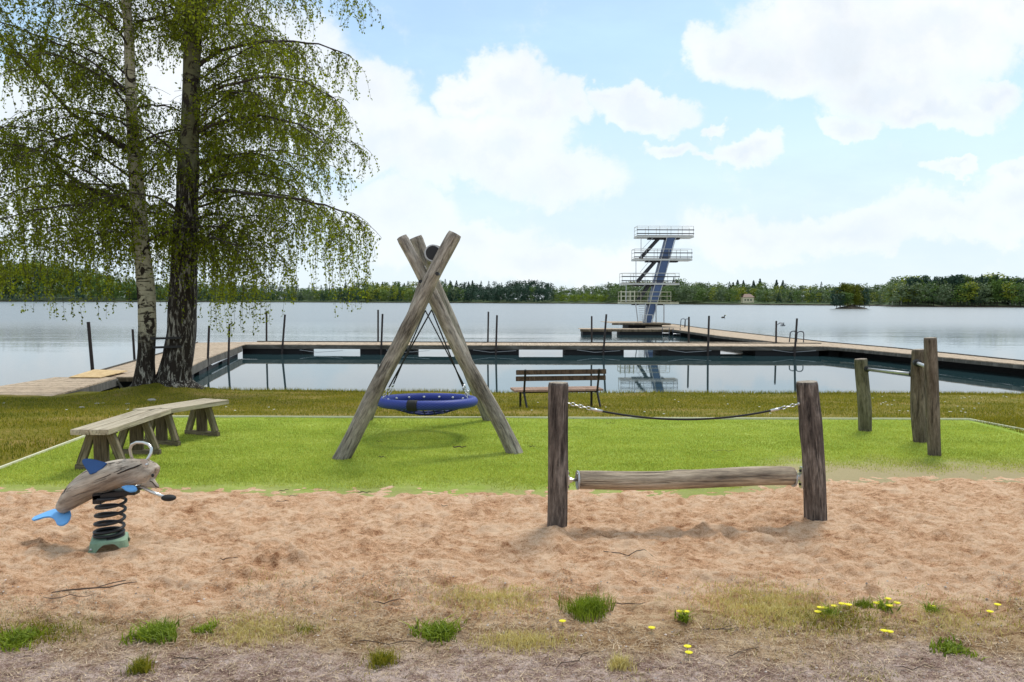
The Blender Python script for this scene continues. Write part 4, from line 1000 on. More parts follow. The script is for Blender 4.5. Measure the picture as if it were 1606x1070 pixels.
# ------------------------------------------------------------------ log roller
def roller():
    a0, b0 = G(873, 838), G(1279, 830)
    e = empty('log_roller', ((a0.x + b0.x) / 2, (a0.y + b0.y) / 2, 0), 'balance roller: pale log spinning between two dark posts in the sand', 'log roller')
    at_, bt = P(876, 600, a0.y), P(1268, 599, b0.y)
    da = (a0 - at_).normalized(); db = (b0 - bt).normalized()
    logm('post', a0 + da * .15, at_, 15.5 * a0.y / FPX, 15.9 * a0.y / FPX, 'log_dark', e, bulge=.07, seed=21, rings=60, wob=.012)
    logm('post', b0 + db * .15, bt, 17.5 * b0.y / FPX, 16.2 * b0.y / FPX, 'log_dark', e, bulge=.09, seed=24, rings=60, wob=.03)
    Ym = (a0.y + b0.y) / 2; p0, p1 = P(906, 753, a0.y + .0), P(1244, 749, b0.y + .0)
    lg = logm('rolling_log', p0, p1, 14.8 * a0.y / FPX, 14.9 * b0.y / FPX, 'log_pale', e, bulge=.06, seed=29, rings=70, wob=.022, knots=1)
    d = (p1 - p0).normalized(); x, y, z = frame(d)
    for (c, sg) in ((p0, -1), (p1, 1)):
        rr = 14.9 * a0.y / FPX * .93
        mb = MB(); mb.tube([c + (x * math.cos(a) + y * math.sin(a)) * rr for a in [k * 2 * math.pi / 28 for k in range(28)]], .007, 6, closed=True)
        for k in range(3):
            a = k * 2.09 + .5; mb.bar(c, c + (x * math.cos(a) + y * math.sin(a)) * rr, .02, .008)
        mb.build('end_ring', 'galvanised', lg)
        q = c + d * sg * (.075 if sg < 0 else .06); MB().tube([c, q], .010, 12).build('axle', 'steel', e, smooth=True)
        MB().tube([q - d * sg * .035, q - d * sg * .005], .019, 6).build('axle_nut', 'steel', e)
        bp = MB(); w_ = q + d * sg * .0
        bp.box(w_, (.048, .15, .016), (x, y, z) if abs(x.z) < .5 else (y, x, z)); bp.box(w_ - d * sg * .012, (.05, .06, .012), (y, x, z)); bp.build('bracket', 'steel', e, bevel=.004)
        for k in (-1, 1):
            h = Vector((0, 0, 1)) * (k * .048); MB().ball(q + h - d * sg * .006, (.013, .013, .011), 10, 6).build('bracket_bolt', 'black_metal', e, smooth=True)
    # rope with chains
    q0, q1 = P(889, 632, a0.y), P(1253, 633.5, b0.y - .0); n = 40; pts = []
    for k in range(n + 1):
        t = k / n; p = q0.lerp(q1, t); p.z -= .112 * 4 * t * (1 - t); pts.append(p)
    MB().tube(pts[5:-4], .0072, 10).build('rope', 'black_rubber', e, smooth=True)
    for (u, v, f0, f1) in ((0, 4, 4, 6), (-1, -4, -4, -6)):
        mb = MB(); chain(mb, pts[u], pts[v - (0 if v > 0 else 0)], .010, .036, .0035); mb.build('chain', 'steel', e, smooth=True)
        MB().tube([pts[f0], pts[f1 + (0 if f1 < 0 else 0)]], .0098, 10).build('rope_ferrule', 'steel', e, smooth=True)
        MB().ball(pts[u], .012, 8, 6).build('eye_bolt', 'steel', e, smooth=True)
roller()

# ------------------------------------------------------------------ turning bars
def bars():
    a0, b0, c0 = G(1356, 677), G(1444, 694.5), G(1466, 715.5)
    e = empty('turning_bars', b0, 'three dark wooden posts of rising height joined by two metal turning bars', 'turning bars')
    at_, bt, ct = P(1350.5, 563, a0.y), P(1438.5, 548, b0.y), P(1459, 530, c0.y)
    for (f, t, r, s_, m) in ((a0, at_, 9.6, 31, 'log_green'), (b0, bt, 10.6, 34, 'log_brown'), (c0, ct, 9.6, 37, 'log_brown')):
        d = (f - t).normalized(); rr = r * f.y / FPX; logm('post', f + d * .12, t, rr * 1.02, rr * .98, m, e, bulge=.09, seed=s_, rings=50, wob=.03)
    def bar_(p0, p1, r):
        p0, p1 = Vector(p0), Vector(p1); MB().tube([p0, p1], r, 14).build('bar', 'galvanised', e, smooth=True); d = (p1 - p0).normalized()
        MB().tube([p0 + d * .0, p0 + d * .10], r * 2.1, 16).build('collar', 'black_rubber', e, smooth=True); MB().tube([p1 - d * .10, p1], r * 2.1, 16).build('collar', 'black_rubber', e, smooth=True)
    bar_(P(1351, 578, a0.y), P(1441, 587.5, b0.y), .017)
    bar_(P(1437, 569, b0.y - .06), P(1461, 578, c0.y), .019)
bars()

# ------------------------------------------------------------------ park bench (seen from behind, facing the lake)
def bench():
    Yb = 13.3; o = P(868, 614, Yb); gy = gz(o.x, Yb + .15); fz = P(868, 638, Yb).z
    e = empty('park_bench', (o.x, Yb, gy), 'slatted park bench with black iron legs facing the lake', 'bench')
    a = R(9); X = Vector((math.cos(a), math.sin(a), 0)); Yv = Vector((-math.sin(a), math.cos(a), 0)); Zv = Vector((0, 0, 1))
    sx = 1.70; s = Yb / FPX
    zt = P(868, 580, Yb).z; z2 = P(868, 590, Yb).z; zs = P(868, 613.5, Yb).z
    c = P(879, 600, Yb); c.z = 0
    L = lambda u, v, z: c + X * u + Yv * v + Zv * (z - 0)
    hw = 72 * s
    for (za, zb, v) in ((zt, zt - .066, -.10), (z2, z2 - .066, -.075)):
        zc = (za + zb) / 2 + .0; MB().box(L(0, v + .02, zc), (hw * 2, .035, .085), (X, (Yv + Zv * -.2).normalized(), (Zv + Yv * .2).normalized())).build('back_slat', 'bench_slat', e, bevel=.005, axes=(Zv, Yv.cross(X) * 0 + Yv, X) if False else None)
    for k, v in enumerate((.05, .17, .29, .41)):
        MB().box(L(-.02, v, zs + .01), (hw * 2, .105, .035), (X, Yv, Zv)).build('seat_slat', 'seat_slat', e, bevel=.005)
    for u in (-58 * s, 60 * s):
        f = MB(); g0 = gz(*(L(u, 0, 0).xy)) - .05; g1 = gz(*(L(u, .4, 0).xy)) - .05
        f.tube([L(u, -.125, zt + .02), L(u, -.03, zs + .10), L(u, .0, zs - .01), L(u, -.02, zs - .06), L(u + .05, -.10, g0)], .019, 8); f.bar(L(u, .0, zs - .03), L(u, .44, zs - .02), .05, .02); f.bar(L(u, .40, zs - .02), L(u, .40, g1), .04, .03)
        f.build('leg_frame', 'black_metal', e)
    MB().bar(L(-58 * s, .2, zs - .04), L(60 * s, .2, zs - .04), .03, .02).build('crossbar', 'black_metal', e)
bench()

# ------------------------------------------------------------------ plank benches on trestles
ZS = .42
def trestle(parent, c, X, top, w=.48):
    Y = Vector((0, 0, 1)).cross(X); Z = Vector((0, 0, 1)); c = Vector(c)
    t = MB(); h = top - .05
    plankm('upright', c + Z * .03, c + Z * h, .13, .045, 'trestle_wood', parent, hint=tuple(Y))
    plankm('foot_bar', c - X * w / 2 + Z * .035 - Y * .0, c + X * w / 2 + Z * .035, .05, .055, 'brace_wood', parent, hint=tuple(Z))
    for s in (-1, 1): plankm('brace', c + X * (s * (w / 2 - .045)) + Z * .06, c + X * (s * .085) + Z * (h - .01), .05, .07, 'brace_wood', parent, hint=tuple(X))
    plankm('head_block', c - X * .14 + Z * (h + .0), c + X * .14 + Z * (h + .0), .07, .045, 'trestle_wood', parent, hint=tuple(Z))
def benches():
    zt = ZS
    nl, nr = G(119, 670, zt), G(194, 678, zt)
    p_n = G(158, 674, zt); 
    c1, c2, c3, c4 = G(160, 738), G(215, 714.5), G(254, 699), G(317, 684)
    e = empty('plank_bench', (c1.x, c1.y, 0), 'nearer plank bench on two trestles, of two planks side by side', 'bench', 'low plank benches on trestles')
    d = Vector(((c2 - c1).x, (c2 - c1).y, 0)).normalized(); X = Vector((d.y, -d.x, 0)); s0 = c1 - d * .20; s1 = c1 + d * 1.00
    for k in (-1, 1): plankm('seat_plank', s0 + X * (k * .088) + Vector((0, 0, zt - .025)), s1 + X * (k * .088) + d * (.0 if k < 0 else .12) + Vector((0, 0, zt - .025)), .168, .05, 'plank_weathered', e)
    for c in (c1, c2): trestle(e, c, X, zt)
    d = Vector(((c4 - c3).x, (c4 - c3).y, 0)).normalized(); d = (G(340, 625, zt) - G(226, 645, zt)); d.z = 0; d.normalize(); X = Vector((d.y, -d.x, 0))
    e = empty('plank_bench', (c3.x, c3.y, 0), 'farther plank bench on two trestles, reaching towards the birches', 'bench', 'low plank benches on trestles')
    s0 = G(228, 643.5, zt); s1 = G(340, 626, zt)
    for k in (-1, 1): plankm('seat_plank', s0 + X * (k * .095) - Vector((0, 0, .024)) + (d * .18 if k > 0 else d * 0), s1 + X * (k * .095) - Vector((0, 0, .024)), .184, .05, 'plank_weathered', e)
    for c in (c3, c4): trestle(e, c, X, zt)
benches()

# ------------------------------------------------------------------ dolphin spring rider
def rider():
    Y0 = dol.y; q = lambda zx, zy, dy=0.0: P(30 + zx / 5.35, 680 + zy / 5.35, Y0 + dy); u = Y0 / FPX / 5.35
    e = empty('spring_rider', (dol.x, dol.y, 0), 'carved wooden dolphin spring rider with blue fins standing in the sand', 'spring rider')
    # body loft
    st = [(366, 628, 40), (373, 612, 62), (405, 580, 76), (440, 545, 88), (500, 492, 106), (560, 450, 115), (630, 408, 121), (700, 376, 125), (780, 350, 124), (860, 333, 120), (940, 325, 115), (1010, 322, 110), (1060, 325, 104), (1100, 335, 96), (1126, 345, 84), (1134, 350, 60)]
    pts = [q(a, b, (0.10 if i < 1 else .10 * (1 - a / 1130)) - .03) for i, (a, b, r) in enumerate(st)]; rs = [r * u for _, _, r in st]
    # resample
    seg = 30; vs = []; n = 70; X = None; P_ = []; R_ = []
    for i in range(n + 1):
        t = i / n * (len(st) - 1); k = min(int(t), len(st) - 2); f = t - k; P_.append(pts[k].lerp(pts[k + 1], f)); R_.append(rs[k] * (1 - f) + rs[k + 1] * f)
    ax = frame(P_[-1] - P_[0], (0, -1, 0))
    for i, p in enumerate(P_):
        d = (P_[min(i + 1, n)] - P_[max(i - 1, 0)]).normalized(); Yc = Vector((0, -1, 0)); Yc = (Yc - d * Yc.dot(d)).normalized(); Zc = d.cross(Yc) * -1
        for k in range(seg):
            a = 2 * math.pi * k / seg; r = R_[i]; c_, s_ = math.cos(a), math.sin(a)
            rr = r * (1 + .05 * mnoise.noise((c_ * 1.5, s_ * 1.5, i * .09)) + .025 * mnoise.noise((c_ * 5, s_ * 5, i * .05)))
            # a flat carved facet and one long drying crack
            if abs(a - .9) < .12 and 12 < i < 60: rr *= .955
            if abs(a - .15 + (i - 35) * .008) < .11 and 10 < i < 62: rr *= .965
            vs.append(p + Yc * (c_ * min(rr, .105)) + Zc * (s_ * rr))
    fs = [(i * seg + k, i * seg + (k + 1) % seg, (i + 1) * seg + (k + 1) % seg, (i + 1) * seg + k) for i in range(n) for k in range(seg)]
    mb = MB(); mb.add(vs, fs); mb.add(vs[:seg], [tuple(range(seg))]); mb.add(vs[-seg:], [tuple(range(seg))])
    # beak
    mb.tube([q(1075, 395, -.03), q(1105, 415, -.04), q(1135, 432, -.045), q(1162, 445, -.05), q(1174, 448, -.05)], [62 * u, 44 * u, 27 * u, 17 * u, 7 * u], 16)
    def surf(a, b):
        cy = float(np.interp(a, [p[0] for p in st], [p[1] for p in st])); rr = float(np.interp(a, [p[0] for p in st], [p[2] for p in st])); t = max(-.93, min(.93, (b - cy) / rr))
        return q(a, b, .10 * (1 - a / 1130) - .03 - min(rr * u, .105) * math.sqrt(1 - t * t) * 1.0)
    for ck, cr in (([(405, 508), (470, 500), (540, 492), (600, 476), (660, 462), (735, 432)], .0030), ([(815, 340), (850, 328), (900, 306), (960, 286), (1034, 256)], .0032), ([(398, 458), (450, 425), (520, 378), (575, 345)], .0024), ([(640, 392), (700, 370), (790, 330), (860, 300)], .0018), ([(480, 455), (540, 425), (600, 388)], .0016), ([(900, 380), (980, 372), (1060, 370)], .0016)):
        pp_ = [surf(*p) + Vector((0, 0, random.uniform(-.002, .002))) for p in ck]; fine_ = [pp_[0]]
        for a_, b_ in zip(pp_[:-1], pp_[1:]): fine_ += [a_.lerp(b_, .5) + Vector((0, 0, random.uniform(-.002, .002))), b_]
        cr *= 1.6; mb.tube(fine_, [cr * .4] + [cr] * (len(fine_) - 2) + [cr * .3], 6, mi=1)
    body = mb.build('body', ['drift_wood', 'wood_crack'], e, smooth=True, axes=ax, org=pts[7])
    MB().ball(q(1121, 352, -.085), (.010, .008, .012), 10, 6).build('eye', 'black_metal', body, smooth=True)
    mb = MB(); mb.tube([q(1098, 400, -.105), q(1118, 408, -.085), q(1150, 447, -.065), q(1172, 452, -.055)], .004, 5); mb.build('mouth', 'twig_brown', body)
    # dorsal fin: a thick plate standing on the back
    fin = [(596, 345), (560, 290), (532, 245), (530, 225), (548, 213), (590, 211), (650, 222), (700, 236), (740, 250), (700, 300), (650, 330)]
    mb = MB(); mb.plate([q(a, b, -.075 + (345 - b) * u * .35) for a, b in fin], (0.1, -1, .35), .016); mb.build('dorsal_fin', 'fin_navy', e, bevel=.003)
    fl = [(105, 722), (130, 700), (180, 680), (240, 655), (300, 635), (330, 645), (385, 650), (428, 645), (437, 680), (428, 720), (405, 752), (370, 773), (340, 775), (318, 765), (305, 735), (285, 712), (255, 702), (210, 706), (160, 722), (118, 733)]
    mb = MB(); mb.plate([q(a, b, .07 + (650 - b) * u * 1.6) for a, b in fl], (0, -.55, .83), .014); mb.build('tail_fluke', 'fluke_blue', e, bevel=.003)
    pf = [(858, 450), (900, 438), (960, 437), (985, 450), (993, 470), (975, 487), (930, 492), (890, 478)]
    for dy, sg in ((-.085, 1), (.09, -1)):
        mb = MB(); mb.plate([q(a, b, dy - sg * (b - 437) * u * 1.3) for a, b in pf], (0, -sg * .6, .8), .014); mb.build('pectoral_fin', 'fluke_blue', e, bevel=.003)
    # handle loops (one each side joined by a clamp plate)
    hp = [(955, 222), (938, 175), (930, 130), (945, 95), (985, 75), (1040, 76), (1085, 92), (1110, 125), (1107, 165), (1085, 205), (1060, 240)]
    hd = empty; mb = MB(); mb.tube([q(a, b, .035 - .11 * (i / 10)) for i, (a, b) in enumerate(hp)], 12.5 * u, 12); h = mb.build('handle', 'steel', e, smooth=True)
    mb = MB(); mb.plate([q(a, b, -.115) for a, b in ((1012, 215), (1035, 250), (1045, 278), (1068, 288), (1086, 275), (1088, 250), (1075, 228), (1050, 212))], (.2, -1, .3), .006); mb.build('clamp_plate', 'steel', h)
    MB().ball(q(1068, 262, -.122), .009, 8, 6).build('clamp_bolt', 'galvanised', h, smooth=True)
    # foot rest
    mb = MB(); mb.tube([q(960, 450, .0), q(1030, 450, -.05), q(1110, 490, -.09), q(1215, 532, -.12)], 14 * u, 12); f = mb.build('foot_rest', 'steel', e, smooth=True)
    MB().ball(q(1255, 540, -.125), (62 * u, 40 * u, 27 * u), 18, 10).build('foot_pad', 'black_rubber', f, smooth=True)
    mb = MB(); mb.tube([q(960, 450, .0), q(1000, 440, .09), q(1050, 455, .16)], 14 * u, 12); f2 = mb.build('foot_rest', 'steel', e, smooth=True)
    # mounting bracket
    mb = MB(); mb.bar(q(665, 520, -.0), q(990, 470, -.0), .14, .03); mb.box(q(685, 535, -.02), (.055, .10, .065)); mb.box(q(960, 488, -.05), (.05, .07, .03)); mb.build('mounting_bracket', 'black_metal', e, bevel=.003)
    # spring
    mb = MB(); pp = []; zb, ztp = q(760, 862).z, q(760, 505).z; xb, xt = q(752, 860).x, q(778, 505).x; tl_ = 560
    for i in range(tl_ + 1):
        t = i / tl_; turns = 6.6; a = t * turns * 2 * math.pi - 1.2
        zf = 0.13 * (t / .27) if t < .27 else .13 + .80 * (t - .27) / .62 if t < .89 else .93 + .07 * (t - .89) / .11
        pp.append(Vector((xb + (xt - xb) * zf, Y0, zb + (ztp - zb) * zf)) + Vector((math.cos(a), math.sin(a), 0)) * (111 * u))
    mb.tube(pp, 13.5 * u, 8); mb.build('spring', 'black_metal', e, smooth=True)
    # base plate
    c = q(758, 862); c.y = Y0; hb = c.z; mb = MB(); n = 64; R1 = 150 * u
    def rad(a): l = abs(math.cos(2 * (a + .35))) ** 4; return R1 * (.92 + .26 * l), l
    top, lip, skirt = [], [], []
    for k in range(n):
        a = 2 * math.pi * k / n; r_, l = rad(a); d_ = Vector((math.cos(a), math.sin(a), 0))
        top.append(Vector((c.x, c.y, hb)) + d_ * R1 * .82); lip.append(Vector((c.x, c.y, hb - .010)) + d_ * r_)
        skirt.append(Vector((c.x, c.y, hb - .022 - .075 * l ** 1.3)) + d_ * (r_ * 1.03 + .012 * l))
    vs = [Vector((c.x, c.y, hb + .004))] + top + lip + skirt; fs = [(0, 1 + k, 1 + (k + 1) % n) for k in range(n)]
    for lay in range(2): fs += [(1 + lay * n + k, 1 + (lay + 1) * n + k, 1 + (lay + 1) * n + (k + 1) % n, 1 + lay * n + (k + 1) % n) for k in range(n)]
    mb.add(vs, fs); b = mb.build('base_plate', 'base_green', e, smooth=False)
    sm = b.modifiers.new('solid', 'SOLIDIFY'); sm.thickness = .006
    for k in range(4):
        a = -.35 + k * math.pi / 2; p = Vector((c.x + math.cos(a) * R1 * 1.2, c.y + math.sin(a) * R1 * 1.2, hb - .085)); MB().box(p, (.032, .03, .06)).build('anchor', 'base_green' if k == 3 else 'pole_iron', e, bevel=.004)
    p = Vector((c.x + math.cos(-.35 - math.pi / 2) * R1 * 1.16, c.y + math.sin(-.35 - math.pi / 2) * R1 * 1.25, hb - .045)); MB().ball(p, .009, 8, 6).build('base_bolt', 'steel', e, smooth=True)
rider()

# ------------------------------------------------------------------ birches
def birch(base, trunk_px, widths, Yt, bark_m, limbs, seed, label, nl, side, nm='birch_tree'):
    r = random.Random(seed); nr = np.random.default_rng(seed)
    e = empty(nm, (base.x, base.y, gz(base.x, base.y)), label, 'tree'); o = Vector((base.x, Yt, base.z))
    pts = [P(px, py, Yt) for px, py in trunk_px]; s = Yt / FPX; rs = [w_ / 2 * s * .93 for w_ in widths]
    pts[0].z = gz(base.x, base.y) - .15
    while pts[-1].z < 13.5:
        pts.append(pts[-1] + Vector((r.uniform(-.08, .08), r.uniform(-.08, .08), .8))); rs.append(rs[-1] * .88)
    # smooth resample trunk
    T_ = []; RR = []
    for i in range(len(pts) - 1):
        for k in range(8): f = k / 8; T_.append(pts[i].lerp(pts[i + 1], f)); RR.append(rs[i] * (1 - f) + rs[i + 1] * f)
    T_.append(pts[-1]); RR.append(rs[-1]); seg = 26; vs = []
    for i, p in enumerate(T_):
        for k in range(seg):
            a = 2 * math.pi * k / seg; q = RR[i]; flare = max(0, 1 - (p.z - pts[0].z) / .9); q *= 1 + .16 * mnoise.noise((math.cos(a) * 1.3 + seed, math.sin(a) * 1.3, p.z * .9)) + .07 * mnoise.noise((math.cos(a) * 5, math.sin(a) * 5 + seed, p.z * 2.5)) + .3 * flare ** 2 * abs(math.sin(a * 2.5 + seed))
            vs.append((p.x + math.cos(a) * q, p.y + math.sin(a) * q, p.z))
    fs = [(i * seg + k, i * seg + (k + 1) % seg, (i + 1) * seg + (k + 1) % seg, (i + 1) * seg + k) for i in range(len(T_) - 1) for k in range(seg)]
    mb = MB(); mb.add(vs, fs); mb.build('trunk', bark_m, e, smooth=True)
    def trunk_at(z):
        for a, b, ra in zip(T_[:-1], T_[1:], RR):
            if a.z <= z <= b.z: return a.lerp(b, (z - a.z) / max(1e-6, b.z - a.z)), ra
        return T_[-1], RR[-1]
    BR = MB(); subs = []
    L_ = []
    for lm in limbs:
        pl = [P(px, py, Yt + dy) for px, py, dy in lm[0]]; L_.append((pl, lm[1]))
    for i in range(nl):
        z = 2.7 + (12.5 - 2.7) * ((i + r.random()) / nl) ** 1.1; p, ra = trunk_at(z); az = i * 2.399 + r.uniform(-.4, .4)
        if math.cos(az) * side < -.2 and r.random() < .45: az = math.pi - az
        ln = (4.3 - .22 * max(0, z - 6)) * r.uniform(.65, 1.05) * (1 if math.cos(az) * side > -.3 else .75); pl = [p]; d = Vector((math.cos(az), math.sin(az), r.uniform(.45, 1.3))).normalized(); n = 9
        for k in range(n):
            d = (d + Vector((r.uniform(-.24, .24), r.uniform(-.24, .24), -.09 - .02 * k + r.uniform(-.1, .1)))).normalized(); pl.append(pl[-1] + d * ln / n)
        L_.append((pl, .030 * (1.25 - z / 18)))
    for pl, r0_ in L_:
        # subdivide
        q = []
        for a, b in zip(pl[:-1], pl[1:]):
            for k in range(3): q.append(a.lerp(b, k / 3) + Vector((r.uniform(-.015, .015), r.uniform(-.015, .015), r.uniform(-.015, .015))))
        q.append(pl[-1]); n = len(q); BR.tube(q, [max(.006, r0_ * (1 - .85 * k / n)) for k in range(n)], 6)
        tot = sum((b - a).length for a, b in zip(q[:-1], q[1:])); ns = int(tot * 6.9)
        for k in range(ns):
            t = .10 + .9 * (k + r.random()) / ns; i = min(int(t * (n - 1)), n - 2); c = q[i].lerp(q[i + 1], t * (n - 1) - i); dirn = (q[i + 1] - q[i]).normalized()
            az = r.uniform(0, 6.283); d = (dirn * .55 + Vector((math.cos(az), math.sin(az), r.uniform(-.15, .55)))).normalized(); ln = r.uniform(.35, 1.15) * (1.1 - .35 * t); sp = [c]
            m = 6
            for j in range(m): d = (d + Vector((r.uniform(-.15, .15), r.uniform(-.15, .15), -.17))).normalized(); sp.append(sp[-1] + d * ln / m)
            BR.tube(sp, [.008 * (1 - .7 * j / m) + .0015 for j in range(m + 1)], 3, cap=False); subs.append((sp, t))
    BR.build('branch', 'branch_bark', e, smooth=True)
    TW = MB(); LC = []; 
    for sp, t in subs:
        nt_ = r.randint(4, 8)
        for _ in range(nt_):
            i = r.randint(1, len(sp) - 1); c = sp[i]; ln = r.uniform(.18, .75) * (1 + (1.9 if c.z < 4.2 else .4) * r.random()); az = r.uniform(0, 6.283); d = Vector((math.cos(az) * .6, math.sin(az) * .6, -.2)).normalized(); m = max(4, int(ln / .11)); tp = [c]
            for j in range(m): d = (d + Vector((r.uniform(-.12, .12), r.uniform(-.12, .12), -.42))).normalized(); tp.append(tp[-1] + d * ln / m)
            if tp[-1].z < .55: continue
            TW.tube(tp, .0030, 3, cap=False)
            for j in range(m + 1):
                nlv = 2 if r.random() < .62 else 3
                for _ in range(nlv): LC.append(tp[j].lerp(tp[min(j + 1, m)], r.random()) + Vector((r.gauss(0, .03), r.gauss(0, .03), r.gauss(-.012, .025))))
    TW.build('twig', 'crown_twig', e)
    C = np.array([tuple(c) for c in LC]); n = len(C); d1 = nr.normal(0, 1, (n, 3)); d1[:, 2] -= .9; d1 /= np.linalg.norm(d1, axis=1)[:, None]
    d2 = np.cross(d1, nr.normal(0, 1, (n, 3))); d2 /= np.linalg.norm(d2, axis=1)[:, None]; sz = nr.uniform(.022, .041, n)[:, None]
    V_ = np.stack([C - d1 * sz, C + d2 * sz * .62 - d1 * sz * .15, C + d1 * sz, C - d2 * sz * .62 - d1 * sz * .15], 1).reshape(-1, 3)
    V_ -= np.array([tuple(e.location)]); F4 = np.arange(4 * n).reshape(-1, 4); npmesh('foliage', V_, F4, 'birch_leaf', e)
    print('birch', seed, 'leaves', n, 'twigs', len(subs))
birch(T1, [(228, 620), (226, 600), (229, 560), (231, 520), (229, 470), (225, 420), (220, 360), (216, 310), (211, 250), (207, 190), (204, 120), (202, 60), (198, 0)], [50, 33, 29, 28, 28, 27, 25, 24, 21, 18, 16, 15, 14], T1.y, 'bark_white',
      [([(208, 335, 0), (180, 312, .1), (140, 298, .3), (115, 280, .5), (75, 250, .8), (30, 225, 1.1), (-20, 190, 1.4)], .085), ([(206, 238, 0), (185, 225, -.1), (155, 205, -.3), (115, 180, -.5), (60, 120, -.8), (0, 55, -1.0)], .075),
       ([(214, 290, 0), (240, 262, -.2), (262, 240, -.6), (285, 232, -1.1)], .03), ([(205, 330, 0), (170, 318, -.5), (110, 322, -1.2), (50, 330, -1.8), (0, 345, -2)], .035), ([(204, 150, 0), (160, 120, .4), (100, 90, .9), (20, 60, 1.3)], .05), ([(213, 352, 0), (170, 345, .4), (110, 352, .9), (40, 362, 1.3), (-20, 380, 1.5)], .03), ([(215, 368, 0), (180, 362, -.4), (130, 372, -.7), (80, 390, -.9)], .022), ([(209, 300, 0), (160, 290, .9), (90, 285, 1.6), (20, 300, 2.2)], .03)], 3,
      'white barked weeping birch, left of the pair at the water', 31, -1)
birch(T2, [(273, 614), (273, 595), (279, 560), (284, 520), (287, 470), (289, 420), (292, 360), (294, 300), (297, 230), (300, 160), (301, 90), (303, 30), (304, 0)], [82, 54, 49, 47, 45, 42, 37, 33, 31, 29, 27, 25, 24], T2.y, 'bark_rough',
      [([(306, 315, 0), (330, 300, -.1), (365, 299, -.3), (410, 306, -.6), (460, 311, -.9), (510, 322, -1.1), (545, 334, -1.3), (560, 346, -1.4)], .05), ([(308, 105, 0), (345, 80, .2), (390, 68, .3), (440, 64, .5), (500, 70, .7), (550, 88, .9)], .05), ([(310, 25, 0), (345, 0, .1), (400, -25, .3), (480, -35, .5), (560, -15, .8)], .06),
       ([(305, 210, 0), (350, 190, -.4), (410, 182, -.9), (470, 195, -1.3), (510, 225, -1.5)], .045), ([(305, 260, 0), (345, 245, .5), (400, 240, 1.0), (450, 255, 1.4), (490, 285, 1.6)], .04), ([(306, 345, 0), (335, 335, .6), (375, 340, 1.2), (420, 362, 1.6)], .03), ([(306, 385, 0), (335, 372, -.6), (370, 385, -1.0), (395, 420, -1.2)], .022),
       ([(304, 160, 0), (350, 135, -.5), (420, 120, -.9), (480, 130, -1.2), (525, 155, -1.4)], .045)], 8,
      'thick dark rough barked weeping birch, right of the pair at the water', 31, 1)
for i, (py, lab) in enumerate(((530.5, 'upper dark bar fixed between the two birch trunks'), (544.5, 'lower dark bar fixed between the two birch trunks'))):
    p0, p1 = P(236 - i * -4, py + .7, T1.y - .12), P(300, py - .4, T1.y - .12); p1.y = T2.y - .05
    o = MB().bar(p0, P(284, py - .5, T2.y - .36), .035, .05).build('metal_bar', 'black_metal', org=tuple(p0)); tag(o, lab, 'bar', 'bars between the birches')

# ------------------------------------------------------------------ grass, litter, flowers
def blades(name, C, h, wd, lean, mat, label, kind='stuff', parent=None, seed=1, cat=None, flat=0.0):
    r = np.random.default_rng(seed); n = len(C); az = r.random(n) * 6.283; side = np.stack([np.cos(az), np.sin(az), np.zeros(n)], -1)
    la = r.random(n) * 6.283; ld = np.stack([np.cos(la), np.sin(la), np.zeros(n)], -1) * (lean * r.random(n))[:, None]
    hh = (h * r.uniform(.5, 1.25, n))[:, None]; up = np.array([[0, 0, 1.0]]); w_ = wd * r.uniform(.7, 1.3, n)[:, None]
    up = up * (1 - flat)
    A = C - side * w_; B = C + side * w_; M1 = C + (up + ld * .5) * hh * .55; Tp = C + (up + ld * 1.3) * hh
    V_ = np.stack([A, B, M1 + side * w_ * .6, Tp, M1 - side * w_ * .6], 1).reshape(-1, 3); b = np.arange(n)[:, None] * 5
    F3 = np.concatenate([b + np.array([[0, 1, 2]]), b + np.array([[0, 2, 4]]), b + np.array([[4, 2, 3]])], 0)
    if parent is not None: V_ = V_ - np.array([tuple(wloc(parent))])
    o = npmesh(name, V_, F3, mat, parent)
    if parent is None: tag(o, label, cat or 'grass', kind=kind)
    return o
g = np.random.default_rng(77)
leafmat('turf_blade', (0.22, 0.27, 0.022), (0.66, 0.68, 0.13), 0.2, 1.4)
n = 420000; Y = 1 / (1 / 9.93 + (1 / 6.0 - 1 / 9.93) * g.random(n)); X = g.uniform(-5, 6.1, n)
lx_ = tl.x + (tfl.x - tl.x) * (Y - tl.y) / (tfl.y - tl.y); rx_ = tr_.x + (tfr.x - tr_.x) * (Y - tr_.y) / (tfr.y - tr_.y)
edge_ = Y - sand_edge(X); keep = np.clip(edge_ / np.where(X > 2.2, 0.9, 0.30) + fbm(X, Y, 2.5, 3, 19) * .8, 0.0, 1); ok = (X > lx_ + .01) & (X < rx_ - .01) & (edge_ > 0) & (g.random(n) < keep) & (np.abs(X) < .74 * Y + .3)
X, Y = X[ok], Y[ok]; n = len(X); az = g.random(n) * 6.283; z0 = 0.012 + 0.012 * fbm(X, Y, 1.2, 3, 21); w_ = .0022 * g.uniform(.7, 1.4, n); hh = .016 * g.uniform(.5, 1.3, n); la = g.random(n) * 6.283; ll = g.random(n) * .016
A_ = np.stack([X - np.cos(az) * w_, Y - np.sin(az) * w_, z0], -1); B_ = np.stack([X + np.cos(az) * w_, Y + np.sin(az) * w_, z0], -1); T_ = np.stack([X + np.cos(la) * ll, Y + np.sin(la) * ll, z0 + hh], -1)
tag(npmesh('turf_pile', np.stack([A_, B_, T_], 1).reshape(-1, 3), np.arange(3 * n).reshape(-1, 3), 'turf_blade'), 'short bright green pile of the play area turf', 'turf', kind='stuff')
n = 230000; X = g.uniform(-15, 15, n); Y = 9.95 + 8.6 * g.random(n) ** .8; ok = (np.abs(X) < .76 * Y + 1) & ~((X < CL + .05) & (Y < 7))
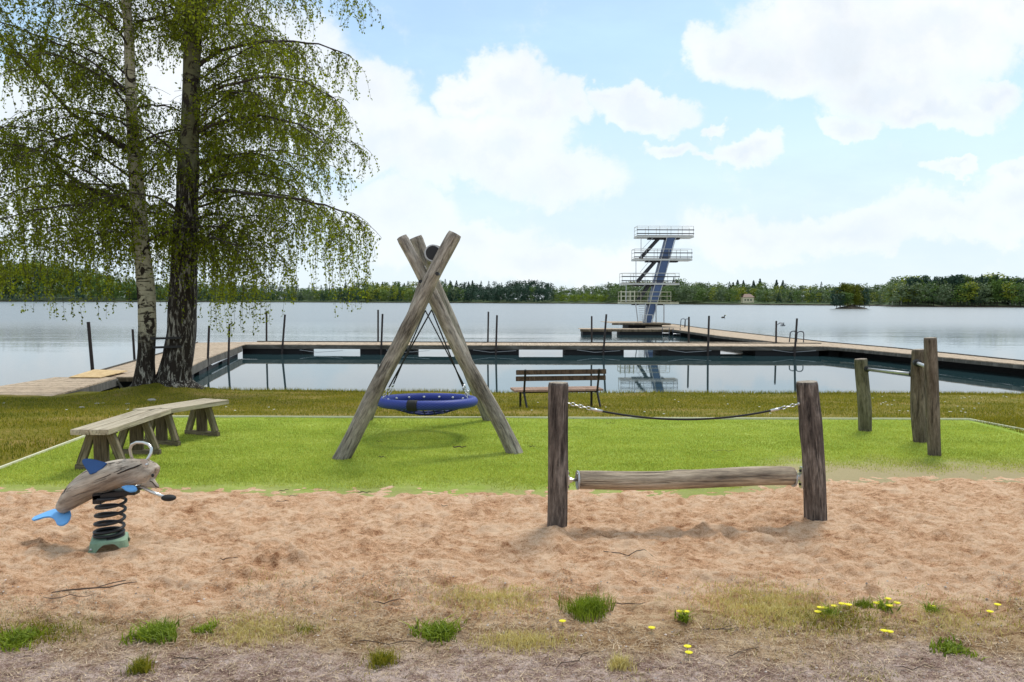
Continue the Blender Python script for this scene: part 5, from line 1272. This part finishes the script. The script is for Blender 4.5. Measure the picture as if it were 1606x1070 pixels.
X, Y = X[ok], Y[ok]; tx = (X - T1.x) ** 2 + (Y - T1.y) ** 2; wear = fbm(X, Y, .5, 4, 91) + .5; ok = (g.random(len(X)) < np.clip(wear * 1.5, .15, 1)) & (tx > .3) & ~((X < -8.2) & (Y > 17.2) & (X > -10.0)) & ~((X < -9.8) & (Y > 15.9))
X, Y = X[ok], Y[ok]; C = np.stack([X, Y, ground_z(X, Y) - .006], -1)
blades('lawn', C, .045, .0042, .8, 'grass_blade', 'short olive green grass on the bank between turf and lake', seed=4)
n = 9000; X = g.uniform(-15, 15, n); Y = 18.0 + g.random(n) * .35; ok = (X > -7.2); X, Y = X[ok], Y[ok]; C = np.stack([X, Y, ground_z(X, Y) - .01], -1)
blades('shore_grass', C, .10, .005, .6, 'grass_blade', 'longer grass fringe along the water edge', seed=6)
n = 60000; X = g.uniform(-9, -4.98, n); Y = g.uniform(5.2, 10.2, n); ok = (X > -.78 * Y - .5) & (X < -4.98 + 0 * Y) & (g.random(n) < np.clip(fbm(X, Y, .6, 3, 12) + .75, .1, 1)); X, Y = X[ok], Y[ok]
C = np.stack([X, Y, 0.0 + 0 * X], -1); blades('lawn', C, .045, .004, .8, 'grass_blade', 'worn olive grass left of the bright turf', seed=5)
n = 24000; X = g.uniform(6.2, 9, n); Y = g.uniform(7.4, 10.2, n); C = np.stack([X, Y, 0.0 + 0 * X], -1); blades('lawn', C, .045, .004, .8, 'grass_blade', 'olive grass right of the bright turf', seed=9)
# litter at the very front
n = 52000; Y = 2.6 + 1.7 * g.random(n) ** 1.1; X = g.uniform(-1, 1, n) * (.72 * Y + .3); dn_ = fbm(X, Y, 1.4, 4, 15); ok = (Y + dn_ * 1.2 < 3.72) ; X, Y = X[ok], Y[ok]
Z = np.array([sandz(a, b) for a, b in zip(X, Y)]); C = np.stack([X, Y, Z + .002], -1); blades('dry_litter', C, .034, .0021, 1.5, 'straw', 'dry straw and dead grass littering the front strip', seed=11, flat=.8, cat='litter')
n = 2600; Y = 2.6 + 1.5 * g.random(n); X = g.uniform(-1, 1, n) * (.72 * Y + .3); Z = np.array([sandz(a, b) for a, b in zip(X, Y)]); C = np.stack([X, Y, Z + .001], -1); r_ = (.0022 + .006 * g.random(n) ** 4)[:, None]
oc = np.array([[1, 0, 0], [-1, 0, 0], [0, 1, 0], [0, -1, 0], [0, 0, .7], [0, 0, -.7]]) ; V_ = (C[:, None, :] + oc[None] * (r_[:, None] * g.uniform(.7, 1.3, (n, 6, 1)))).reshape(-1, 3)
fo = np.array([[0, 2, 4], [2, 1, 4], [1, 3, 4], [3, 0, 4], [2, 0, 5], [1, 2, 5], [3, 1, 5], [0, 3, 5]]); F_p = (np.arange(n)[:, None, None] * 6 + fo[None]).reshape(-1, 3)
leafmat('pebble', (0.16, 0.12, 0.10), (0.72, 0.60, 0.52), 0.0, 9); tag(npmesh('gravel', V_, F_p, 'pebble'), 'small pebbles and crumbs in the bare front strip', 'gravel', kind='stuff')
n = 26000; Y = 2.7 + 1.35 * g.random(n); X = g.uniform(-1, 1, n) * (.72 * Y + .3); q_ = fbm(X, Y, 1.9, 4, 23) + .5 * fbm(X, Y, 7, 2, 29); ok = (g.random(n) < np.clip(q_ * 2.4, 0, 1)) & (Y + .5 * fbm(X, Y, 1.5, 3, 51) < 4.0); X, Y = X[ok], Y[ok]
Z = np.array([sandz(a, b) for a, b in zip(X, Y)]); k_ = len(X) // 2; C = np.stack([X, Y, Z - .001], -1)
blades('sparse_grass', C[:k_], .022, .0014, 1.2, 'grass_dry', 'thin dry grass scattered over the front strip', seed=71); blades('sparse_grass', C[k_:], .022, .0014, 1.2, 'grass_blade', 'thin olive grass scattered over the front strip', seed=72)
# thin olive grass patches in the front strip
def patch(px, py, rx, ry, num, h, mat, lab, seed, kind='stuff'):
    c = G(px, py); sx = rx * c.y / FPX; sy = (G(px, py - ry).y - G(px, py + ry).y) / 2; a = g.normal(0, .5, num); b = g.normal(0, .5, num); X = c.x + a * sx; Y = c.y + b * sy
    Z = np.array([sandz(p, q) for p, q in zip(X, Y)]); return blades('grass_patch', np.stack([X, Y, Z - .002], -1), h, .0016, 1.0, mat, lab, kind, seed=seed)
for k, (px, py, rx, ry, num, h, m, lab) in enumerate([(770, 955, 90, 22, 2600, .03, 'grass_dry', 'dry yellow grass patch in front of the swing'), (820, 1018, 70, 16, 1600, .03, 'grass_dry', 'straw yellow grass patch at the bottom centre'), (1210, 965, 110, 34, 5200, .032, 'grass_dry', 'wide straw coloured grass patch in the right foreground'),
        (1300, 985, 90, 22, 1800, .026, 'grass_blade', 'thin olive grass between the dandelions'), (400, 1000, 80, 26, 1700, .028, 'grass_dry', 'thin dry grass patch at the bottom left'), (60, 1005, 80, 22, 1400, .028, 'grass_blade', 'thin olive grass at the left corner'), (1480, 985, 110, 26, 1500, .024, 'grass_dry', 'sparse dry grass at the right corner')]):
    patch(px, py, rx, ry, num, h, m, lab, 30 + k)
def tuft(px, py, rx, h, num, mat, lab, seed, broad=False):
    c = G(px, py); z = sandz(c.x, c.y); e = empty('grass_tuft', (c.x, c.y, z), lab, 'grass tuft', 'green tufts in the front strip'); s = rx * c.y / FPX
    a = np.clip(g.normal(0, .48, num), -.95, .95); b = np.clip(g.normal(0, .48, num), -.95, .95); wv = 1 + .3 * np.sin(np.arctan2(b, a) * 3 + seed); X = c.x + a * s * wv; Y = c.y + b * s * .9 * wv; Z = np.array([sandz(p, q) for p, q in zip(X, Y)])
    blades('blade', np.stack([X, Y, Z - .002], -1), h, .0045 if broad else .0018, 1.5 if broad else .9, mat, '', parent=e, seed=seed)
for k, t_ in enumerate([(243, 1008, 36, .05, 620, 'grass_green', 'bright green weed clump in the left foreground', 1), (322, 1001, 17, .03, 160, 'grass_green', 'small green sprig right of the left weed clump', 1), (685, 1005, 36, .05, 480, 'grass_green', 'leafy green weed clump below the swing', 1), (922, 972, 36, .07, 1100, 'grass_green', 'bushy green grass tuft left of the log roller post', 0),
        (600, 1050, 22, .05, 420, 'grass_blade', 'small olive tuft at the bottom centre left', 0), (222, 1064, 20, .05, 360, 'grass_blade', 'small yellowish tuft at the bottom left edge', 0), (972, 1058, 20, .05, 300, 'grass_dry', 'dry straw tuft at the bottom edge', 0), (1492, 1030, 30, .03, 320, 'grass_green', 'flat green weed in the right corner', 1), (30, 1016, 36, .035, 480, 'grass_green', 'low green tuft at the left edge', 1), (1355, 964, 16, .045, 260, 'grass_green', 'small green tuft beside the dandelion group', 0),
        (480, 1000, 24, .025, 160, 'grass_blade', 'thin olive sprig between the two green weed clumps', 0)]):
    tuft(*t_[:7], 60 + k, bool(t_[7]))
# dandelions
def dandelion(px, py, heads, lab, leafy=True):
    c = G(px, py); z = sandz(c.x, c.y); e = empty('dandelion', (c.x, c.y, z), lab, 'dandelion', 'yellow dandelions in the front strip')
    if leafy:
        num = 60; a = g.normal(0, .02, num); b = g.normal(0, .018, num); blades('leaf', np.stack([c.x + a, c.y + b, z + 0 * a], -1), .05, .004, 1.8, 'grass_green', '', parent=e, seed=int(px))
    for (dx, dy) in heads:
        q = G(px + dx, py + dy + 2); q.y = min(max(q.y, c.y - .1), c.y + .15); zz = sandz(q.x, q.y); top = Vector((q.x, q.y, zz + .022))
        f = MB().tube([(q.x, q.y, zz - .004), top], .0014, 5).build('stem', 'grass_green', e)
        m = MB(); m.ball(top + Vector((0, 0, .002)), (.011, .011, .005), 12, 6)
        for k in range(16):
            a = k * 2 * math.pi / 16; m.plate([top, top + Vector((math.cos(a - .16) * .017, math.sin(a - .16) * .0145, .004)), top + Vector((math.cos(a + .16) * .017, math.sin(a + .16) * .0145, .004))], (0, 0, 1), .0012)
        m.build('flower', 'petal_yellow', e)
dandelion(1072, 984, [(-6, -8), (4, -6)], 'pair of dandelions with dark leaves in front of the log roller')
dandelion(1300, 982, [(-18, -3), (-6, -8), (-14, -11), (20, -9), (30, -7), (8, -12)], 'large cluster of six dandelions in the right foreground')
dandelion(1388, 972, [(-8, -11), (4, -11), (-14, -5), (18, -3), (6, 1)], 'cluster of dandelions right of the small green tuft')
dandelion(1462, 974, [(0, -6)], 'single big dandelion with leaves near the right edge')
dandelion(1556, 970, [(8, -9)], 'upper dandelion at the right edge', False); dandelion(1552, 978, [(0, -4)], 'lower dandelion at the right edge', False)
dandelion(1390, 1010, [(-4, -2), (5, -2)], 'two touching dandelions in the lower right', False); dandelion(1078, 1042, [(0, -9), (2, -1)], 'two dandelions one above the other at the bottom edge', False)
dandelion(882, 990, [(0, 0)], 'lone dandelion below the bushy grass tuft', False); dandelion(1022, 1000, [(0, 0)], 'lone small dandelion left of the bottom pair', False)
# daisies on the bank
ds = None; rd = random.Random(9)
lst = [(rd.uniform(1380, 1600), rd.uniform(621, 650)) for _ in range(34)] + [(rd.uniform(820, 1370), rd.uniform(622, 652)) for _ in range(18)] + [(rd.uniform(0, 500), rd.uniform(632, 665)) for _ in range(12)]
for (px, py) in lst:
    Yq = 12.0
    for _ in range(12): q = P(px, py, Yq); zz = gz(q.x, Yq); Yq = G(px, py, zz + .03).y
    if not (10.1 < Yq < 17.9): continue
    q = P(px, py, Yq); p = Vector((q.x, Yq, gz(q.x, Yq)))
    if ds is None:
        ds = empty('daisy', p, 'small white daisy in the grass bank by the lake', 'daisy', 'white daisies on the grass bank')
        MB().tube([p, p + Vector((0, 0, .045))], .0015, 4).build('stem', 'grass_green', ds)
        m = MB()
        for k in range(8): a = k * math.pi / 4; m.plate([p + Vector((0, 0, .046)), p + Vector((math.cos(a - .35) * .017, math.sin(a - .35) * .017, .052)), p + Vector((math.cos(a + .35) * .017, math.sin(a + .35) * .017, .052))], (0, 0, 1), .002)
        m.ball(p + Vector((0, 0, .05)), (.006, .006, .004), 6, 4); m.build('flower', 'petal_white', ds)
    else: copytree(ds, p)
# twigs and scraps lying about
def twig(px, py, ln, ang, lab, z=None, r=.004, cat='twig', mat='twig_brown', bend=.1, fork=False):
    c = G(px, py); zz = .03 if z is None else z; zb = sandz(c.x, c.y) + r if c.y < 6.1 else zz; d = Vector((math.cos(ang), math.sin(ang), 0)); s = Vector((-d.y, d.x, 0)); pts = []
    for k in range(7): t = k / 6 - .5; pts.append(Vector((c.x, c.y, zb)) + d * (t * ln) + s * (bend * ln * math.sin(k * 1.7 + px)) * .5 + Vector((0, 0, .006 + .006 * math.sin(k * 2.1 + py))))
    if c.y < 6.1:
        for p in pts: p.z = max(p.z, sandz(p.x, p.y) + r)
    r = r * .75; m = MB(); m.tube(pts, [r * .6, r, r, r * .9, r * .8, r * .7, r * .4], 6)
    if fork: m.tube([pts[3], pts[3] + d * ln * .2 + s * ln * .12, pts[3] + d * ln * .35 + s * ln * .16], r * .6, 5)
    o = m.build('twig', mat, org=(c.x, c.y, zb)); tag(o, lab, cat, 'dark twigs lying on the ground')
for a_ in [(721, 706, .15, .1, 'short black twig on the turf right under the swing', .03, .009), (599, 722, .07, 0, 'tiny black twig on the turf left of the swing middle', .03, .006), (1135, 712, .28, .05, 'thin twig on the turf behind the rolling log', .03, .003), (958, 668, .12, -.1, 'thin twig on the far turf right of the left roller post', .03, .004),
           (835, 705, .08, .1, 'small chip on the turf by the left roller post', .03, .005), (595, 697, .07, .1, 'small dark chip on the turf inside the swing frame', .03, .004)]:
    twig(*a_)
for a_ in [(985, 884, .30, -.12, 'long thin twig on the sand below the rolling log', None, .004, True), (150, 938, .40, .35, 'forked dead branch on the sand in the left foreground', None, .006, True), (110, 950, .25, .2, 'thin twig beside the forked branch on the left', None, .003, False), (610, 962, .16, .25, 'twig in the litter left of the green weed clump', None, .004, False), (610, 1022, .34, -.05, 'long twig above the bottom centre olive tuft', None, .003, False),
           (1165, 1035, .2, .5, 'thin twig at the bottom right of centre', None, .003, False), (1130, 1000, .18, .1, 'twig below the wide straw patch', None, .004, True), (985, 962, .18, 0, 'twig right of the bushy grass tuft', None, .004, False), (300, 1050, .16, 0, 'twig at the bottom left', None, .004, False), (360, 895, .10, .2, 'short twig on the sand left of the mound', None, .004, False),
           (440, 795, .12, .25, 'short twig in the sand by the turf edge left of the swing foot', None, .004, True), (572, 776, .12, -.05, 'dark twig at the turf edge below the swing foot', None, .005, False), (445, 772, .1, .8, 'upright twig at the turf edge', None, .004, False), (905, 1048, .25, .7, 'thin curved twig by the dry tuft', None, .003, False), (700, 800, .09, -.4, 'short twig on the sand left of the roller post', None, .003, False), (1440, 1062, .2, .1, 'twig at the bottom right edge', None, .003, False), (460, 760 + 22, .09, .1, 'small twig in the sand near the turf edge', None, .003, False)]:
    twig(a_[0], a_[1], a_[2], a_[3], a_[4], None, a_[6], fork=a_[7])
# woody litter crumbs: uncountable specks on sand and turf
n = 1500; Y = g.uniform(4.0, 6.2, n); X = g.uniform(-1, 1, n) * .72 * Y; Z = np.array([sandz(a, b) for a, b in zip(X, Y)]); C = np.stack([X, Y, Z + .003], -1)
MATS['twig_brown2'] = MATS['twig_brown']; blades('wood_crumbs', C, .022, .0016, 1.8, 'twig_brown', 'dark crumbs of twig scattered over the sand', seed=13, flat=.9, cat='litter')
n = 900; Y = g.uniform(6.3, 9.8, n); X = g.uniform(-4.8, 5.9, n); C = np.stack([X, Y, 0 * X + .026], -1); blades('wood_crumbs', C, .020, .0022, 1.8, 'twig_brown', 'dark crumbs scattered over the green turf', seed=14, flat=.9, cat='litter')
# pale stones by the birches
for (px, py, r, lab) in ((152, 634, .05, 'left pale stone in the grass before the birches'), (162, 633, .035, 'small pale stone beside the left one'), (128, 640, .05, 'flat pale stone nearest the left bench'), (200, 634.5, .05, 'pale stone below the white birch'), (238, 629, .09, 'flat pale stone at the foot of the birches')):
    Yq = 14
    for _ in range(12): q = P(px, py, Yq); Yq = G(px, py, gz(q.x, Yq)).y
    q = P(px, py, Yq); m = MB(); m.ball((q.x, Yq, gz(q.x, Yq) + r * .2), (r, r * .7, r * .35), 10, 6); tag(m.build('stone', 'stone_pale', smooth=True, org=(q.x, Yq, gz(q.x, Yq))), lab, 'stone', 'pale stones near the birches')
# duck and gull
q = G(1134, 499, WATER); e = empty('duck', q, 'tiny dark water bird swimming beyond the diagonal dock', 'bird'); m = MB(); m.ball(q + Vector((0, 0, .1)), (.32, .2, .16), 10, 6); m.tube([q + Vector((.2, 0, .15)), q + Vector((.25, 0, .38)), q + Vector((.27, 0, .42))], [.09, .07, .08], 8); m.ball(q + Vector((.31, 0, .45)), (.13, .09, .09), 8, 6); m.build('body', 'duck_brown', e, smooth=True)
MB().tube([q + Vector((.4, 0, .45)), q + Vector((.54, 0, .42))], [.04, .015], 6).build('beak', 'petal_yellow', e)
q = P(1228, 510, 52); e = empty('gull', q, 'grey gull in flight low over the water right of the tower', 'bird'); MB().ball(q + Vector((0, 0, -.02)), (.19, .07, .07), 10, 6).build('body', 'gull_grey', e, smooth=True)
for sg in (-1, 1):
    m = MB(); m.plate([q + Vector((.08, 0, 0)), q + Vector((-.08, 0, 0)), q + Vector((-.16, sg * .25, .16)), q + Vector((-.34, sg * .52, -.10)), q + Vector((-.02, sg * .28, .18))], (0, 0, 1), .02); m.build('wing', 'gull_grey', e)
